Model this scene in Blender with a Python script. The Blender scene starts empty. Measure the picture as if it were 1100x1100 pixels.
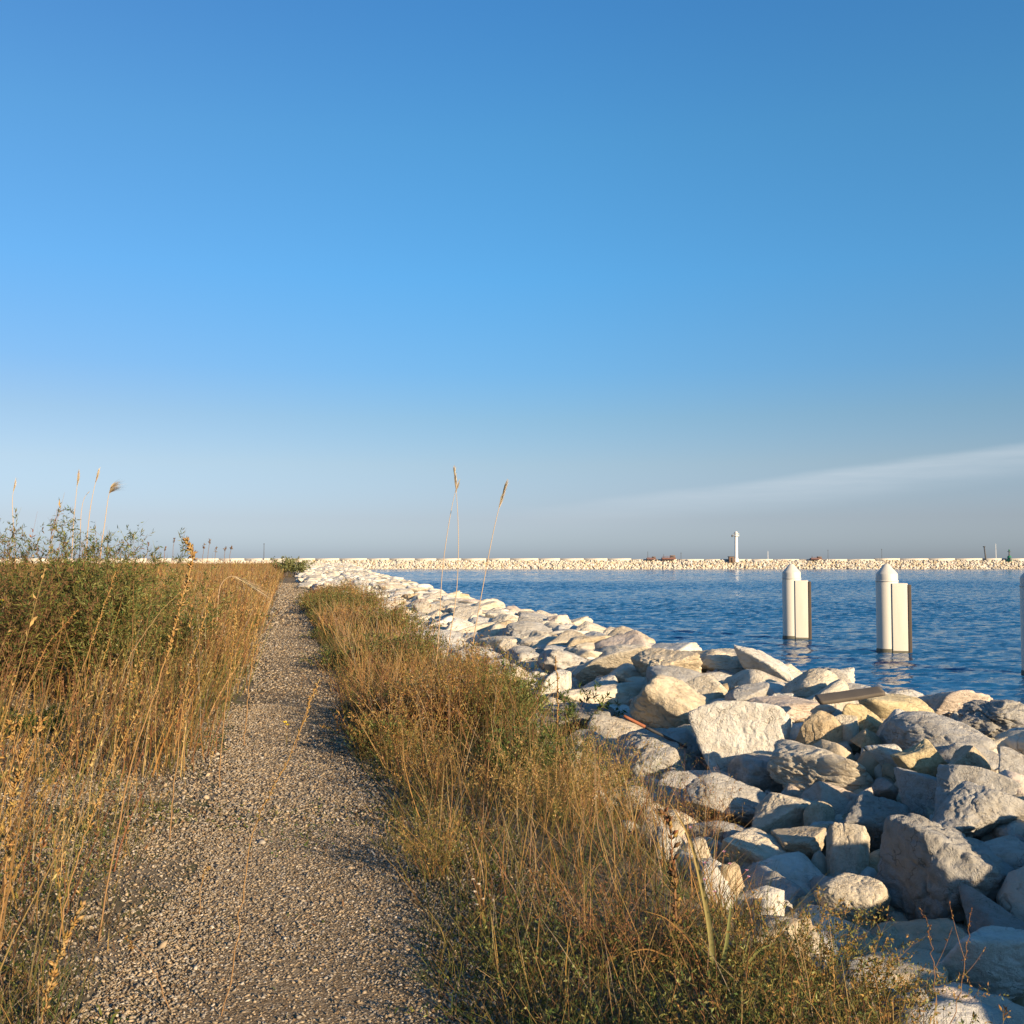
import bpy, bmesh, math, random
import numpy as np
from mathutils import Vector, Matrix, Euler

# ------------------------------------------------------------------ camera, world, sun, exposure
scene = bpy.context.scene
COL = scene.collection
F = 1103.0                      # focal length in pixels of the 1100 px square photograph
YAW = math.radians(12.2)        # camera turned right of the path direction (+Y)
PITCH = math.radians(2.7)
EYE = 1.6
HOR = 602.0

cam_data = bpy.data.cameras.new('camera')
cam = bpy.data.objects.new('camera', cam_data)
COL.objects.link(cam)
cam.location = (0, 0, EYE)
cam.rotation_euler = (math.radians(90) + PITCH, 0, -YAW)
cam_data.sensor_width = 36
cam_data.lens = 36 * F / 1100
cam_data.clip_start = 0.05
cam_data.clip_end = 60000
scene.camera = cam

SUN_AZ, SUN_EL = math.radians(150), math.radians(16.0)
sun_dir = Vector((math.sin(SUN_AZ) * math.cos(SUN_EL), math.cos(SUN_AZ) * math.cos(SUN_EL), math.sin(SUN_EL)))
sd = bpy.data.lights.new('sun', 'SUN')
sd.energy = 5.0
sd.angle = math.radians(0.53)
sd.color = (1.0, 0.765, 0.485)
sun = bpy.data.objects.new('sun', sd)
COL.objects.link(sun)
sun.rotation_euler = sun_dir.to_track_quat('Z', 'Y').to_euler()

scene.view_settings.view_transform = 'Standard'
scene.view_settings.look = 'None'
scene.view_settings.exposure = 1.2
scene.view_settings.gamma = 1.0
scene.render.engine = 'CYCLES'
scene.cycles.use_denoising = True
scene.cycles.max_bounces = 6
scene.cycles.diffuse_bounces = 3
scene.cycles.glossy_bounces = 3
scene.cycles.transmission_bounces = 2

world = bpy.data.worlds.new('World')
scene.world = world
world.use_nodes = True


class NT:
    """small helper to write node trees"""
    def __init__(self, tree):
        self.t = tree
        tree.nodes.clear()

    def n(self, kind, **kw):
        nd = self.t.nodes.new(kind)
        for k, v in kw.items():
            setattr(nd, k, v)
        return nd

    def put(self, sock, v):
        if isinstance(v, bpy.types.NodeSocket):
            self.t.links.new(v, sock)
        elif v is not None:
            sock.default_value = v

    def math(self, op, a, b=None, c=None, clamp=False):
        nd = self.n('ShaderNodeMath', operation=op, use_clamp=clamp)
        self.put(nd.inputs[0], a)
        if b is not None: self.put(nd.inputs[1], b)
        if c is not None: self.put(nd.inputs[2], c)
        return nd.outputs[0]

    def mix(self, fac, a, b, blend='MIX'):
        nd = self.n('ShaderNodeMix', data_type='RGBA', blend_type=blend)
        self.put(nd.inputs[0], fac)
        self.put(nd.inputs[6], a)
        self.put(nd.inputs[7], b)
        return nd.outputs[2]

    def ramp(self, fac, stops, interp='LINEAR'):
        nd = self.n('ShaderNodeValToRGB')
        cr = nd.color_ramp
        cr.interpolation = interp
        while len(cr.elements) < len(stops):
            cr.elements.new(0.5)
        for e, (p, c) in zip(cr.elements, stops):
            e.position = p
            e.color = (c[0], c[1], c[2], 1) if not isinstance(c, (int, float)) else (c, c, c, 1)
        self.put(nd.inputs[0], fac)
        return nd.outputs[0]

    def noise(self, vec, scale, detail=4, rough=0.55, dist=0.0):
        nd = self.n('ShaderNodeTexNoise')
        self.put(nd.inputs['Vector'], vec)
        nd.inputs['Scale'].default_value = scale
        nd.inputs['Detail'].default_value = detail
        nd.inputs['Roughness'].default_value = rough
        nd.inputs['Distortion'].default_value = dist
        return nd.outputs['Fac']

    def maprange(self, v, a, b, c=0.0, d=1.0, smooth=True):
        nd = self.n('ShaderNodeMapRange')
        nd.interpolation_type = 'SMOOTHSTEP' if smooth else 'LINEAR'
        self.put(nd.inputs[0], v)
        for i, x in enumerate((a, b, c, d)):
            nd.inputs[i + 1].default_value = x
        return nd.outputs[0]

    def mapping(self, vec, scale=(1, 1, 1), rot=(0, 0, 0)):
        nd = self.n('ShaderNodeMapping')
        self.put(nd.inputs['Vector'], vec)
        nd.inputs['Scale'].default_value = scale
        nd.inputs['Rotation'].default_value = rot
        return nd.outputs[0]


w = NT(world.node_tree)
tc = w.n('ShaderNodeTexCoord')
dirv = tc.outputs['Generated']
sky = w.n('ShaderNodeTexSky', sky_type='NISHITA')
sky.sun_disc = False
sky.sun_elevation = SUN_EL
sky.sun_rotation = SUN_AZ
sky.altitude = 0
sky.air_density = 1.0
sky.dust_density = 0.6
sky.ozone_density = 2.0
sep = w.n('ShaderNodeSeparateXYZ')
w.put(sep.inputs[0], dirv)
el = sep.outputs[2]
# colour balance of the clear evening air by elevation
grade = w.ramp(el, [(0.0, (0.218, 0.271, 0.464)), (0.013, (0.218, 0.271, 0.464)), (0.040, (0.225, 0.243, 0.369)), (0.092, (0.259, 0.271, 0.329)), (0.136, (0.233, 0.288, 0.341)), (0.181, (0.193, 0.311, 0.398)), (0.267, (0.172, 0.364, 0.472)), (0.384, (0.175, 0.395, 0.496)), (0.482, (0.162, 0.384, 0.525))])
vm = w.n('ShaderNodeVectorMath', operation='MULTIPLY')
w.put(vm.inputs[0], sky.outputs[0]); w.put(vm.inputs[1], grade)
vs = w.n('ShaderNodeVectorMath', operation='SCALE')
w.put(vs.inputs[0], vm.outputs[0]); vs.inputs[3].default_value = 2.5 * 0.555
az0 = w.math('ARCTAN2', sep.outputs[0], sep.outputs[1])
skyc = w.mix(w.math('MULTIPLY', w.maprange(az0, 0.30, -0.30), w.maprange(el, 0.05, 0.18)), vs.outputs[0], (1.08, 0.90, 0.90, 1), 'MULTIPLY')
# long thin cirrus streak low over the sea
az = w.math('ARCTAN2', sep.outputs[0], sep.outputs[1])
line = w.math('MULTIPLY_ADD', w.math('SUBTRACT', az, 0.347), 0.112, 0.0630)
warp = w.noise(w.mapping(dirv, (6, 6, 30)), 1.0, 4, 0.6)
line = w.math('MULTIPLY_ADD', w.math('SUBTRACT', warp, 0.5), 0.010, line)
t_ = w.math('SUBTRACT', el, line)
up = w.maprange(t_, 0.005, -0.004)
lo = w.maprange(t_, -0.035, -0.004)
fad = w.maprange(az, 0.10, 0.58)
wis = w.ramp(w.noise(w.mapping(dirv, (9, 9, 120)), 1.0, 5, 0.6), [(0.25, 0.45), (0.7, 1.0)])
cm = w.math('MULTIPLY', w.math('MULTIPLY', up, lo), w.math('MULTIPLY', fad, wis))
cm = w.math('MULTIPLY', cm, 0.50)
cloudcol = (2.45, 2.7, 2.95, 1)
skyc = w.mix(cm, skyc, cloudcol)
bg = w.n('ShaderNodeBackground')
w.put(bg.inputs[0], skyc)
bg.inputs[1].default_value = 0.12
wo = w.n('ShaderNodeOutputWorld')
w.put(wo.inputs[0], bg.outputs[0])

# ------------------------------------------------------------------ pixel <-> place
CY, SY = math.cos(YAW), math.sin(YAW)
CP, SP = math.cos(PITCH), math.sin(PITCH)
FWD = np.array((SY * CP, CY * CP, SP))
RGT = np.array((CY, -SY, 0.0))
UPV = np.cross(RGT, FWD)
EYEV = np.array((0, 0, EYE))


def ray(px, py):
    return FWD + RGT * ((px - 550) / F) + UPV * ((550 - py) / F)


def at(px, py, depth):
    return EYEV + ray(px, py) * depth


def on_z(px, py, z=0.0):
    d = ray(px, py)
    return EYEV + d * ((z - EYE) / d[2])


def to_px(p):
    q = np.asarray(p) - EYEV
    zc = q @ FWD
    return 550 + F * (q @ RGT) / zc, 550 - F * (q @ UPV) / zc, zc


# ------------------------------------------------------------------ numpy noise
def _hash(ix, iy, iz, seed):
    h = (ix.astype(np.int64) * 374761393 + iy.astype(np.int64) * 668265263 + iz.astype(np.int64) * 2147483647 + seed * 1274126177) & 0xFFFFFFFF
    h = ((h ^ (h >> 13)) * 1274126177) & 0xFFFFFFFF
    h = h ^ (h >> 16)
    return (h & 0xFFFF) / 65535.0


def vnoise(p, seed=0):
    p = np.asarray(p, float)
    i = np.floor(p).astype(np.int64)
    f = p - i
    u = f * f * (3 - 2 * f)
    r = 0
    for dx in (0, 1):
        wx = u[:, 0] if dx else 1 - u[:, 0]
        for dy in (0, 1):
            wy = u[:, 1] if dy else 1 - u[:, 1]
            for dz in (0, 1):
                wz = u[:, 2] if dz else 1 - u[:, 2]
                r = r + wx * wy * wz * _hash(i[:, 0] + dx, i[:, 1] + dy, i[:, 2] + dz, seed)
    return r * 2 - 1


def fbm(p, octs=4, seed=0, gain=0.5):
    a, s, t = 1.0, 0, 0
    p = np.asarray(p, float)
    for o in range(octs):
        s = s + a * vnoise(p * (2.03 ** o), seed + o * 17)
        t += a
        a *= gain
    return s / t


def fb2(x, y, scale, octs=3, seed=0):
    x = np.atleast_1d(np.asarray(x, float)); y = np.atleast_1d(np.asarray(y, float))
    return fbm(np.stack([x * scale, y * scale, np.zeros_like(x)], 1), octs, seed)


def sstep(a, b, x):
    t = np.clip((np.asarray(x, float) - a) / (b - a), 0, 1)
    return t * t * (3 - 2 * t)


# ------------------------------------------------------------------ land profile
WATER_Z = -2.0


def crest(y):
    return np.interp(y, [-40, 30, 60, 125, 250, 400, 470], [5.5, 5.5, 6.4, 8.4, 13, 22, 27])


def land_z(x, y):
    x = np.atleast_1d(np.asarray(x, float)); y = np.atleast_1d(np.asarray(y, float))
    c = crest(y)
    tr = np.interp(y, [0, 16, 40], [-0.56, -0.36, -0.12])
    top = np.interp(y, [2.0, 5.4], [0.58, 0.03])  # crest raised beside the camera, out of view, to shade the near rocks
    z = np.where(x < 1.7, 0, 0.0)
    s1 = sstep(1.7, 2.9, x)
    s2 = sstep(3.1, 1.0, 0 * x) * 0 + np.clip((x - 3.0) / np.maximum(c - 0.6 - 3.0, 0.5), 0, 1)
    s2 = s2 * s2 * (3 - 2 * s2)
    z = tr * s1 + (top - tr) * s2 * (x > 3.0)
    z = z - np.clip(x - (c + 0.4), 0, None) / 1.6
    bumps = fb2(x, y, 0.35, 3, 5) * 0.05 * (1 - sstep(-0.5, 0.2, x) * 0.8)
    pathness = sstep(-1.0, -0.45, x) * (1 - sstep(0.5, 0.9, x))
    z = z + bumps * (1 - 0.8 * pathness) - 0.025 * pathness
    # the field swells a little towards the shrubs
    z = z + 0.30 * sstep(-1.2, -3.6, x) * sstep(6, 11, y) * (1 - 0.6 * sstep(20, 40, y))
    return np.maximum(z, -4.0)


def surf_hit(px, py, off=0.15):
    d = ray(px, py)
    t = np.arange(2.0, 90, 0.03)
    pts = EYEV + d[None, :] * t[:, None]
    below = pts[:, 2] < land_z(pts[:, 0], pts[:, 1]) + off
    below &= pts[:, 0] < 9
    k = np.argmax(below) if below.any() else len(t) - 1
    return pts[k], t[k]


# ------------------------------------------------------------------ objects
def tag(o, label=None, cat=None, group=None, kind=None):
    if label: o['label'] = label
    if cat: o['category'] = cat
    if group: o['group'] = group
    if kind: o['kind'] = kind
    return o


def thing(name, label, cat, loc, group=None, rz=0.0):
    o = bpy.data.objects.new(name, None)
    o.empty_display_size = 0.1
    COL.objects.link(o)
    o.location = loc
    o.rotation_euler = (0, 0, rz)
    return tag(o, label, cat, group, 'thing')


class MB:
    """collects vertices, faces and per-vertex colours; builds ONE mesh object"""
    def __init__(self):
        self.v, self.c, self.t, self.q, self.n = [], [], [], [], 0

    def add(self, verts, tris=None, quads=None, col=(1, 1, 1)):
        verts = np.asarray(verts, float).reshape(-1, 3)
        col = np.asarray(col, float)
        if col.ndim == 1:
            col = np.tile(col, (len(verts), 1))
        self.v.append(verts); self.c.append(col)
        if tris is not None and len(tris): self.t.append(np.asarray(tris, np.int64) + self.n)
        if quads is not None and len(quads): self.q.append(np.asarray(quads, np.int64) + self.n)
        self.n += len(verts)

    def mesh(self, name, mat, origin=(0, 0, 0), smooth=False):
        me = bpy.data.meshes.new(name)
        v = np.concatenate(self.v) - np.asarray(origin, float)
        c = np.concatenate(self.c)
        t = np.concatenate(self.t) if self.t else np.zeros((0, 3), np.int64)
        q = np.concatenate(self.q) if self.q else np.zeros((0, 4), np.int64)
        me.vertices.add(len(v))
        me.vertices.foreach_set('co', v.astype(np.float32).ravel())
        nl = t.size + q.size
        me.loops.add(nl)
        me.loops.foreach_set('vertex_index', np.concatenate([t.ravel(), q.ravel()]).astype(np.int32))
        me.polygons.add(len(t) + len(q))
        ls = np.concatenate([np.arange(len(t)) * 3, t.size + np.arange(len(q)) * 4]).astype(np.int32)
        me.polygons.foreach_set('loop_start', ls)
        if smooth:
            me.polygons.foreach_set('use_smooth', np.ones(len(t) + len(q), bool))
        me.update(calc_edges=True)
        a = me.attributes.new('col', 'FLOAT_COLOR', 'POINT')
        a.data.foreach_set('color', np.concatenate([c, np.ones((len(c), 1))], 1).astype(np.float32).ravel())
        if mat: me.materials.append(mat)
        return me

    def obj(self, name, mat, parent=None, origin=(0, 0, 0), smooth=False, loc=None):
        me = self.mesh(name, mat, origin, smooth)
        o = bpy.data.objects.new(name, me)
        COL.objects.link(o)
        if parent is not None:
            o.parent = parent
        elif loc is not None:
            o.location = loc
        return o


def norm(v):
    return v / np.maximum(np.linalg.norm(v, axis=-1, keepdims=True), 1e-9)


def ribbons(mb, base, tip, curve, width, segs, c0, c1, rng, side=None):
    """flat tapering blades: n of them, bent by curve"""
    n = len(base)
    if n == 0: return
    if side is None:
        a = rng.uniform(0, 2 * np.pi, n)
        side = np.stack([np.cos(a), np.sin(a), np.zeros(n)], 1)
    ts = np.linspace(0, 1, segs + 1)
    V, Cc = [], []
    for t in ts:
        p = base + tip * t + curve * (t * t)
        wd = (width * (1 - 0.85 * t))[:, None] * 0.5
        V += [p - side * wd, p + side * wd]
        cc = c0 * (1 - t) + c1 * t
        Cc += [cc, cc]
    V = np.stack(V, 1); Cc = np.stack(Cc, 1)          # n, 2(segs+1), 3
    k = 2 * (segs + 1)
    q = np.array([(2 * i, 2 * i + 1, 2 * i + 3, 2 * i + 2) for i in range(segs)])
    Q = (np.arange(n) * k)[:, None, None] + q[None]
    mb.add(V.reshape(-1, 3), quads=Q.reshape(-1, 4), col=Cc.reshape(-1, 3))


def leaves(mb, base, axis, length, width, col, rng, fold=0.25):
    """pointed leaves of two triangles folded along the midrib"""
    n = len(base)
    if n == 0: return
    axis = norm(axis)
    rnd = norm(rng.normal(size=(n, 3)))
    side = norm(np.cross(axis, rnd))
    nor = np.cross(side, axis)
    L = np.asarray(length).reshape(-1, 1); W = np.asarray(width).reshape(-1, 1)
    mid = base + axis * L * 0.45 - nor * W * fold
    a, b = mid + side * W * 0.5 + nor * W * fold * 2, mid - side * W * 0.5 + nor * W * fold * 2
    tipp = base + axis * L
    V = np.stack([base, a, tipp, b], 1)
    k = (np.arange(n) * 4)[:, None]
    T = np.concatenate([k + np.array([[0, 1, 2]]), k + np.array([[0, 2, 3]])], 0)
    mb.add(V.reshape(-1, 3), tris=T, col=np.repeat(col, 4, 0))


OCT_T = np.array([(0, 1, 2), (0, 2, 3), (0, 3, 1), (4, 2, 1), (4, 3, 2), (4, 1, 3)])


def pods(mb, base, axis, length, rad, col, rng):
    """slender seed pods"""
    n = len(base)
    if n == 0: return
    axis = norm(axis)
    side = norm(np.cross(axis, norm(rng.normal(size=(n, 3)))))
    nor = np.cross(side, axis)
    L = np.asarray(length).reshape(-1, 1); R = np.asarray(rad).reshape(-1, 1)
    mid = base + axis * L * 0.5
    V = [base]
    for k in range(3):
        a = k * 2 * np.pi / 3
        V.append(mid + (side * math.cos(a) + nor * math.sin(a)) * R)
    V.append(base + axis * L)
    V = np.stack(V, 1)
    T = (np.arange(n) * 5)[:, None, None] + OCT_T[None]
    mb.add(V.reshape(-1, 3), tris=T.reshape(-1, 3), col=np.repeat(col, 5, 0))


def tube(mb, pts, r0, r1, sides=5, c0=(1, 1, 1), c1=None, cap=True):
    pts = np.asarray(pts, float)
    n = len(pts)
    c0 = np.asarray(c0, float); c1 = c0 if c1 is None else np.asarray(c1, float)
    tang = norm(np.gradient(pts, axis=0))
    ref = np.array((0.31, 0.95, 0.05))
    V, Cc = [], []
    for i in range(n):
        t = i / (n - 1)
        s = np.cross(tang[i], ref); s = s / max(np.linalg.norm(s), 1e-6)
        u = np.cross(tang[i], s)
        r = r0 * (1 - t) + r1 * t
        for k in range(sides):
            a = 2 * math.pi * k / sides
            V.append(pts[i] + (s * math.cos(a) + u * math.sin(a)) * r)
            Cc.append(c0 * (1 - t) + c1 * t)
    Q = []
    for i in range(n - 1):
        for k in range(sides):
            k2 = (k + 1) % sides
            Q.append((i * sides + k, i * sides + k2, (i + 1) * sides + k2, (i + 1) * sides + k))
    T = []
    if cap:
        V.append(pts[-1]); Cc.append(c1)
        e = len(V) - 1
        b = (n - 1) * sides
        T = [(b + k, b + (k + 1) % sides, e) for k in range(sides)]
    mb.add(V, tris=T, quads=Q, col=np.array(Cc))


def bez(p0, p1, p2, n=10):
    t = np.linspace(0, 1, n)[:, None]
    p0, p1, p2 = map(np.asarray, (p0, p1, p2))
    return p0 * (1 - t) ** 2 + p1 * 2 * t * (1 - t) + p2 * t * t


def box(mb, lo, hi, col=(1, 1, 1), bev=0.0):
    x0, y0, z0 = lo; x1, y1, z1 = hi
    if bev <= 0:
        v = [(x0, y0, z0), (x1, y0, z0), (x1, y1, z0), (x0, y1, z0), (x0, y0, z1), (x1, y0, z1), (x1, y1, z1), (x0, y1, z1)]
        mb.add(v, quads=[(0, 3, 2, 1), (4, 5, 6, 7), (0, 1, 5, 4), (1, 2, 6, 5), (2, 3, 7, 6), (3, 0, 4, 7)], col=col)
        return
    bm = bmesh.new()
    bmesh.ops.create_cube(bm, size=1.0)
    for vv in bm.verts:
        vv.co = Vector(((x0 + x1) / 2 + vv.co.x * (x1 - x0), (y0 + y1) / 2 + vv.co.y * (y1 - y0), (z0 + z1) / 2 + vv.co.z * (z1 - z0)))
    bmesh.ops.bevel(bm, geom=bm.edges[:], offset=bev, segments=2, affect='EDGES', profile=0.7)
    bm.verts.index_update()
    from_bm(mb, bm, col)


def from_bm(mb, bm, col=(1, 1, 1)):
    bmesh.ops.triangulate(bm, faces=[f for f in bm.faces if len(f.verts) > 4])
    bm.verts.index_update()
    v = np.array([x.co[:] for x in bm.verts])
    t = [[x.index for x in f.verts] for f in bm.faces if len(f.verts) == 3]
    q = [[x.index for x in f.verts] for f in bm.faces if len(f.verts) == 4]
    bm.free()
    mb.add(v, tris=t, quads=q, col=col)


def lathe(mb, prof, sides=32, center=(0, 0, 0), col=(1, 1, 1)):
    V = []
    for r, z in prof:
        for k in range(sides):
            a = 2 * math.pi * k / sides
            V.append((center[0] + r * math.cos(a), center[1] + r * math.sin(a), center[2] + z))
    Q = [(i * sides + k, i * sides + (k + 1) % sides, (i + 1) * sides + (k + 1) % sides, (i + 1) * sides + k)
         for i in range(len(prof) - 1) for k in range(sides)]
    mb.add(V, quads=Q, col=col)


# ------------------------------------------------------------------ materials
def new_mat(name):
    m = bpy.data.materials.new(name)
    m.use_nodes = True
    nt = NT(m.node_tree)
    out = nt.n('ShaderNodeOutputMaterial')
    p = nt.n('ShaderNodeBsdfPrincipled')
    nt.put(out.inputs[0], p.outputs[0])
    return m, nt, p, out


def bump(nt, p, h, strength, dist):
    b = nt.n('ShaderNodeBump')
    b.inputs['Strength'].default_value = strength
    b.inputs['Distance'].default_value = dist
    nt.put(b.inputs['Height'], h)
    nt.put(p.inputs['Normal'], b.outputs[0])


def attr(nt, name='col'):
    a = nt.n('ShaderNodeAttribute')
    a.attribute_name = name
    return a.outputs['Color']


def mat_plant(name='plant', rough=0.75, trans=0.25):
    m, nt, p, out = new_mat(name)
    c = attr(nt)
    nt.put(p.inputs['Base Color'], c)
    p.inputs['Roughness'].default_value = rough
    p.inputs['Specular IOR Level'].default_value = 0.2
    tr = nt.n('ShaderNodeBsdfTranslucent')
    nt.put(tr.inputs[0], c)
    mx = nt.n('ShaderNodeMixShader')
    mx.inputs[0].default_value = trans
    nt.put(mx.inputs[1], p.outputs[0])
    nt.put(mx.inputs[2], tr.outputs[0])
    nt.put(out.inputs[0], mx.outputs[0])
    return m


def mat_rock():
    m, nt, p, out = new_mat('limestone')
    tco = nt.n('ShaderNodeTexCoord').outputs['Object']
    oi = nt.n('ShaderNodeObjectInfo')
    off = nt.n('ShaderNodeVectorMath', operation='SCALE')
    off.inputs[0].default_value = (17.0, 31.0, 23.0)
    nt.put(off.inputs[3], oi.outputs['Random'])
    ad = nt.n('ShaderNodeVectorMath', operation='ADD')
    nt.put(ad.inputs[0], tco); nt.put(ad.inputs[1], off.outputs[0])
    v = ad.outputs[0]
    n1 = nt.noise(v, 2.2, 5, 0.6, 0.4)
    base = nt.ramp(n1, [(0.28, (0.36, 0.325, 0.275)), (0.5, (0.47, 0.443, 0.395)), (0.72, (0.525, 0.508, 0.475))])
    # lichen and weather stains
    n2 = nt.noise(v, 5.0, 6, 0.65, 0.8)
    st = nt.ramp(n2, [(0.57, 0.0), (0.70, 0.5)])
    base = nt.mix(st, base, (0.27, 0.235, 0.19, 1))
    n5 = nt.noise(v, 34.0, 3, 0.7)
    sp = nt.ramp(n5, [(0.64, 0.0), (0.74, 0.4)])
    base = nt.mix(sp, base, (0.22, 0.20, 0.17, 1))
    # cracks: edges of a warped cell pattern, seen only here and there
    wn = nt.n('ShaderNodeTexNoise'); wn.inputs['Scale'].default_value = 3.0; wn.inputs['Detail'].default_value = 4
    nt.put(wn.inputs['Vector'], v)
    wa = nt.n('ShaderNodeVectorMath', operation='MULTIPLY_ADD')
    nt.put(wa.inputs[0], wn.outputs['Color']); wa.inputs[1].default_value = (0.7, 0.7, 0.7); nt.put(wa.inputs[2], v)
    vo = nt.n('ShaderNodeTexVoronoi', feature='DISTANCE_TO_EDGE'); vo.inputs['Scale'].default_value = 1.9
    nt.put(vo.inputs['Vector'], wa.outputs[0])
    vein = nt.math('MULTIPLY', nt.ramp(vo.outputs['Distance'], [(0.0, 0.8), (0.028, 0.0)]), nt.ramp(nt.noise(v, 1.3, 3), [(0.48, 0.0), (0.6, 1.0)]))
    base = nt.mix(vein, base, (0.20, 0.17, 0.135, 1))
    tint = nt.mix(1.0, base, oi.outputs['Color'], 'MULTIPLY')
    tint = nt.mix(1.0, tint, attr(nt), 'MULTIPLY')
    nt.put(p.inputs['Base Color'], tint)
    p.inputs['Roughness'].default_value = 0.9
    p.inputs['Specular IOR Level'].default_value = 0.2
    n3 = nt.noise(v, 6.0, 10, 0.66, 0.25)
    n4 = nt.noise(v, 34.0, 5, 0.7)
    pit = nt.ramp(nt.noise(v, 17.0, 4, 0.6), [(0.30, 0.0), (0.46, 1.0)])
    h = nt.math('MULTIPLY_ADD', n4, 0.16, n3)
    h = nt.math('MULTIPLY_ADD', pit, 0.12, h)
    h = nt.math('SUBTRACT', h, nt.math('MULTIPLY', vein, 0.3))
    bump(nt, p, h, 0.6, 0.09)
    return m


def mat_ground():
    m, nt, p, out = new_mat('soil_and_gravel')
    g = nt.n('ShaderNodeNewGeometry').outputs['Position']
    n1 = nt.noise(g, 0.9, 5, 0.6)
    n2 = nt.noise(g, 22, 5, 0.7)
    vo = nt.n('ShaderNodeTexVoronoi'); vo.inputs['Scale'].default_value = 42.0
    nt.put(vo.inputs['Vector'], g)
    stone = nt.ramp(vo.outputs['Color'], [(0.1, (0.10, 0.08, 0.058)), (0.6, (0.21, 0.17, 0.125)), (1.0, (0.36, 0.30, 0.23))])
    soil = nt.ramp(n2, [(0.3, (0.05, 0.042, 0.026)), (0.7, (0.14, 0.11, 0.065))])
    f = nt.ramp(n1, [(0.42, 0.15), (0.62, 0.8)])
    c = nt.mix(f, soil, stone)
    moss = nt.ramp(nt.noise(g, 2.6, 5, 0.65), [(0.52, 0.0), (0.62, 0.7)])
    c = nt.mix(moss, c, (0.07, 0.075, 0.025, 1))
    nt.put(p.inputs['Base Color'], c)
    p.inputs['Roughness'].default_value = 0.95
    p.inputs['Specular IOR Level'].default_value = 0.1
    bump(nt, p, nt.noise(g, 130, 3, 0.7), 0.35, 0.008)
    return m


def mat_path():
    m, nt, p, out = new_mat('path_gravel')
    g = nt.n('ShaderNodeNewGeometry').outputs['Position']
    vo = nt.n('ShaderNodeTexVoronoi'); vo.inputs['Scale'].default_value = 95.0
    nt.put(vo.inputs['Vector'], g)
    c = nt.ramp(vo.outputs['Color'], [(0.05, (0.10, 0.070, 0.040)), (0.55, (0.19, 0.14, 0.088)), (1.0, (0.34, 0.27, 0.185))])
    n1 = nt.noise(g, 1.4, 5, 0.65)
    c = nt.mix(nt.ramp(n1, [(0.45, 0.0), (0.65, 0.65)]), c, (0.12, 0.09, 0.05, 1))
    nt.put(p.inputs['Base Color'], c)
    p.inputs['Roughness'].default_value = 0.95
    p.inputs['Specular IOR Level'].default_value = 0.1
    bump(nt, p, nt.math('SUBTRACT', nt.noise(g, 260, 2, 0.7), vo.outputs['Distance']), 0.7, 0.008)
    return m


def mat_pebble():
    m, nt, p, out = new_mat('pebble')
    c = attr(nt)
    g = nt.n('ShaderNodeNewGeometry').outputs['Position']
    n = nt.noise(g, 160, 3, 0.6)
    c = nt.mix(nt.ramp(n, [(0.4, 0.0), (0.7, 0.45)]), c, (0.16, 0.14, 0.11, 1))
    nt.put(p.inputs['Base Color'], c)
    p.inputs['Roughness'].default_value = 0.9
    p.inputs['Specular IOR Level'].default_value = 0.2
    return m


WAVE = 1.05


def mat_water():
    m, nt, p, out = new_mat('sea_water')
    g = nt.n('ShaderNodeNewGeometry').outputs['Position']
    big = nt.noise(nt.mapping(g, (0.012, 0.03, 1), (0, 0, 0.3)), 1.0, 3, 0.5)
    c = nt.ramp(big, [(0.35, (0.006, 0.054, 0.138)), (0.65, (0.008, 0.068, 0.172))])
    nt.put(p.inputs['Base Color'], c)
    p.inputs['Roughness'].default_value = 0.06
    p.inputs['IOR'].default_value = 1.33
    p.inputs['Specular IOR Level'].default_value = 0.3
    p.inputs['Specular Tint'].default_value = (0.68, 0.87, 1.0, 1)
    rot = (0, 0, math.radians(20))
    # wave slopes taken straight from vector noises, so that far water keeps its chop
    tot = None
    for sc, r_, amp, det in (((0.35, 1.1, 1), 12, 0.55, 2), ((1.1, 3.4, 1), -14, 0.85, 3), ((3.2, 8.5, 1), 6, 0.60, 2)):
        nn = nt.n('ShaderNodeTexNoise'); nn.inputs['Scale'].default_value = 1.0; nn.inputs['Detail'].default_value = det
        nt.put(nn.inputs['Vector'], nt.mapping(g, sc, (0, 0, math.radians(r_))))
        sb = nt.n('ShaderNodeVectorMath', operation='SUBTRACT')
        nt.put(sb.inputs[0], nn.outputs['Color']); sb.inputs[1].default_value = (0.5, 0.5, 0.5)
        ml = nt.n('ShaderNodeVectorMath', operation='MULTIPLY')
        nt.put(ml.inputs[0], sb.outputs[0]); ml.inputs[1].default_value = (amp * 0.55 * WAVE, amp * 1.15 * WAVE, 0.0)
        if tot is None: tot = ml.outputs[0]
        else:
            ad = nt.n('ShaderNodeVectorMath', operation='ADD'); nt.put(ad.inputs[0], tot); nt.put(ad.inputs[1], ml.outputs[0]); tot = ad.outputs[0]
    up = nt.n('ShaderNodeVectorMath', operation='ADD'); nt.put(up.inputs[0], tot); nt.put(up.inputs[1], nt.n('ShaderNodeNewGeometry').outputs['Normal'])
    nm = nt.n('ShaderNodeVectorMath', operation='NORMALIZE'); nt.put(nm.inputs[0], up.outputs[0])
    nt.put(p.inputs['Normal'], nm.outputs[0])
    return m


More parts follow.
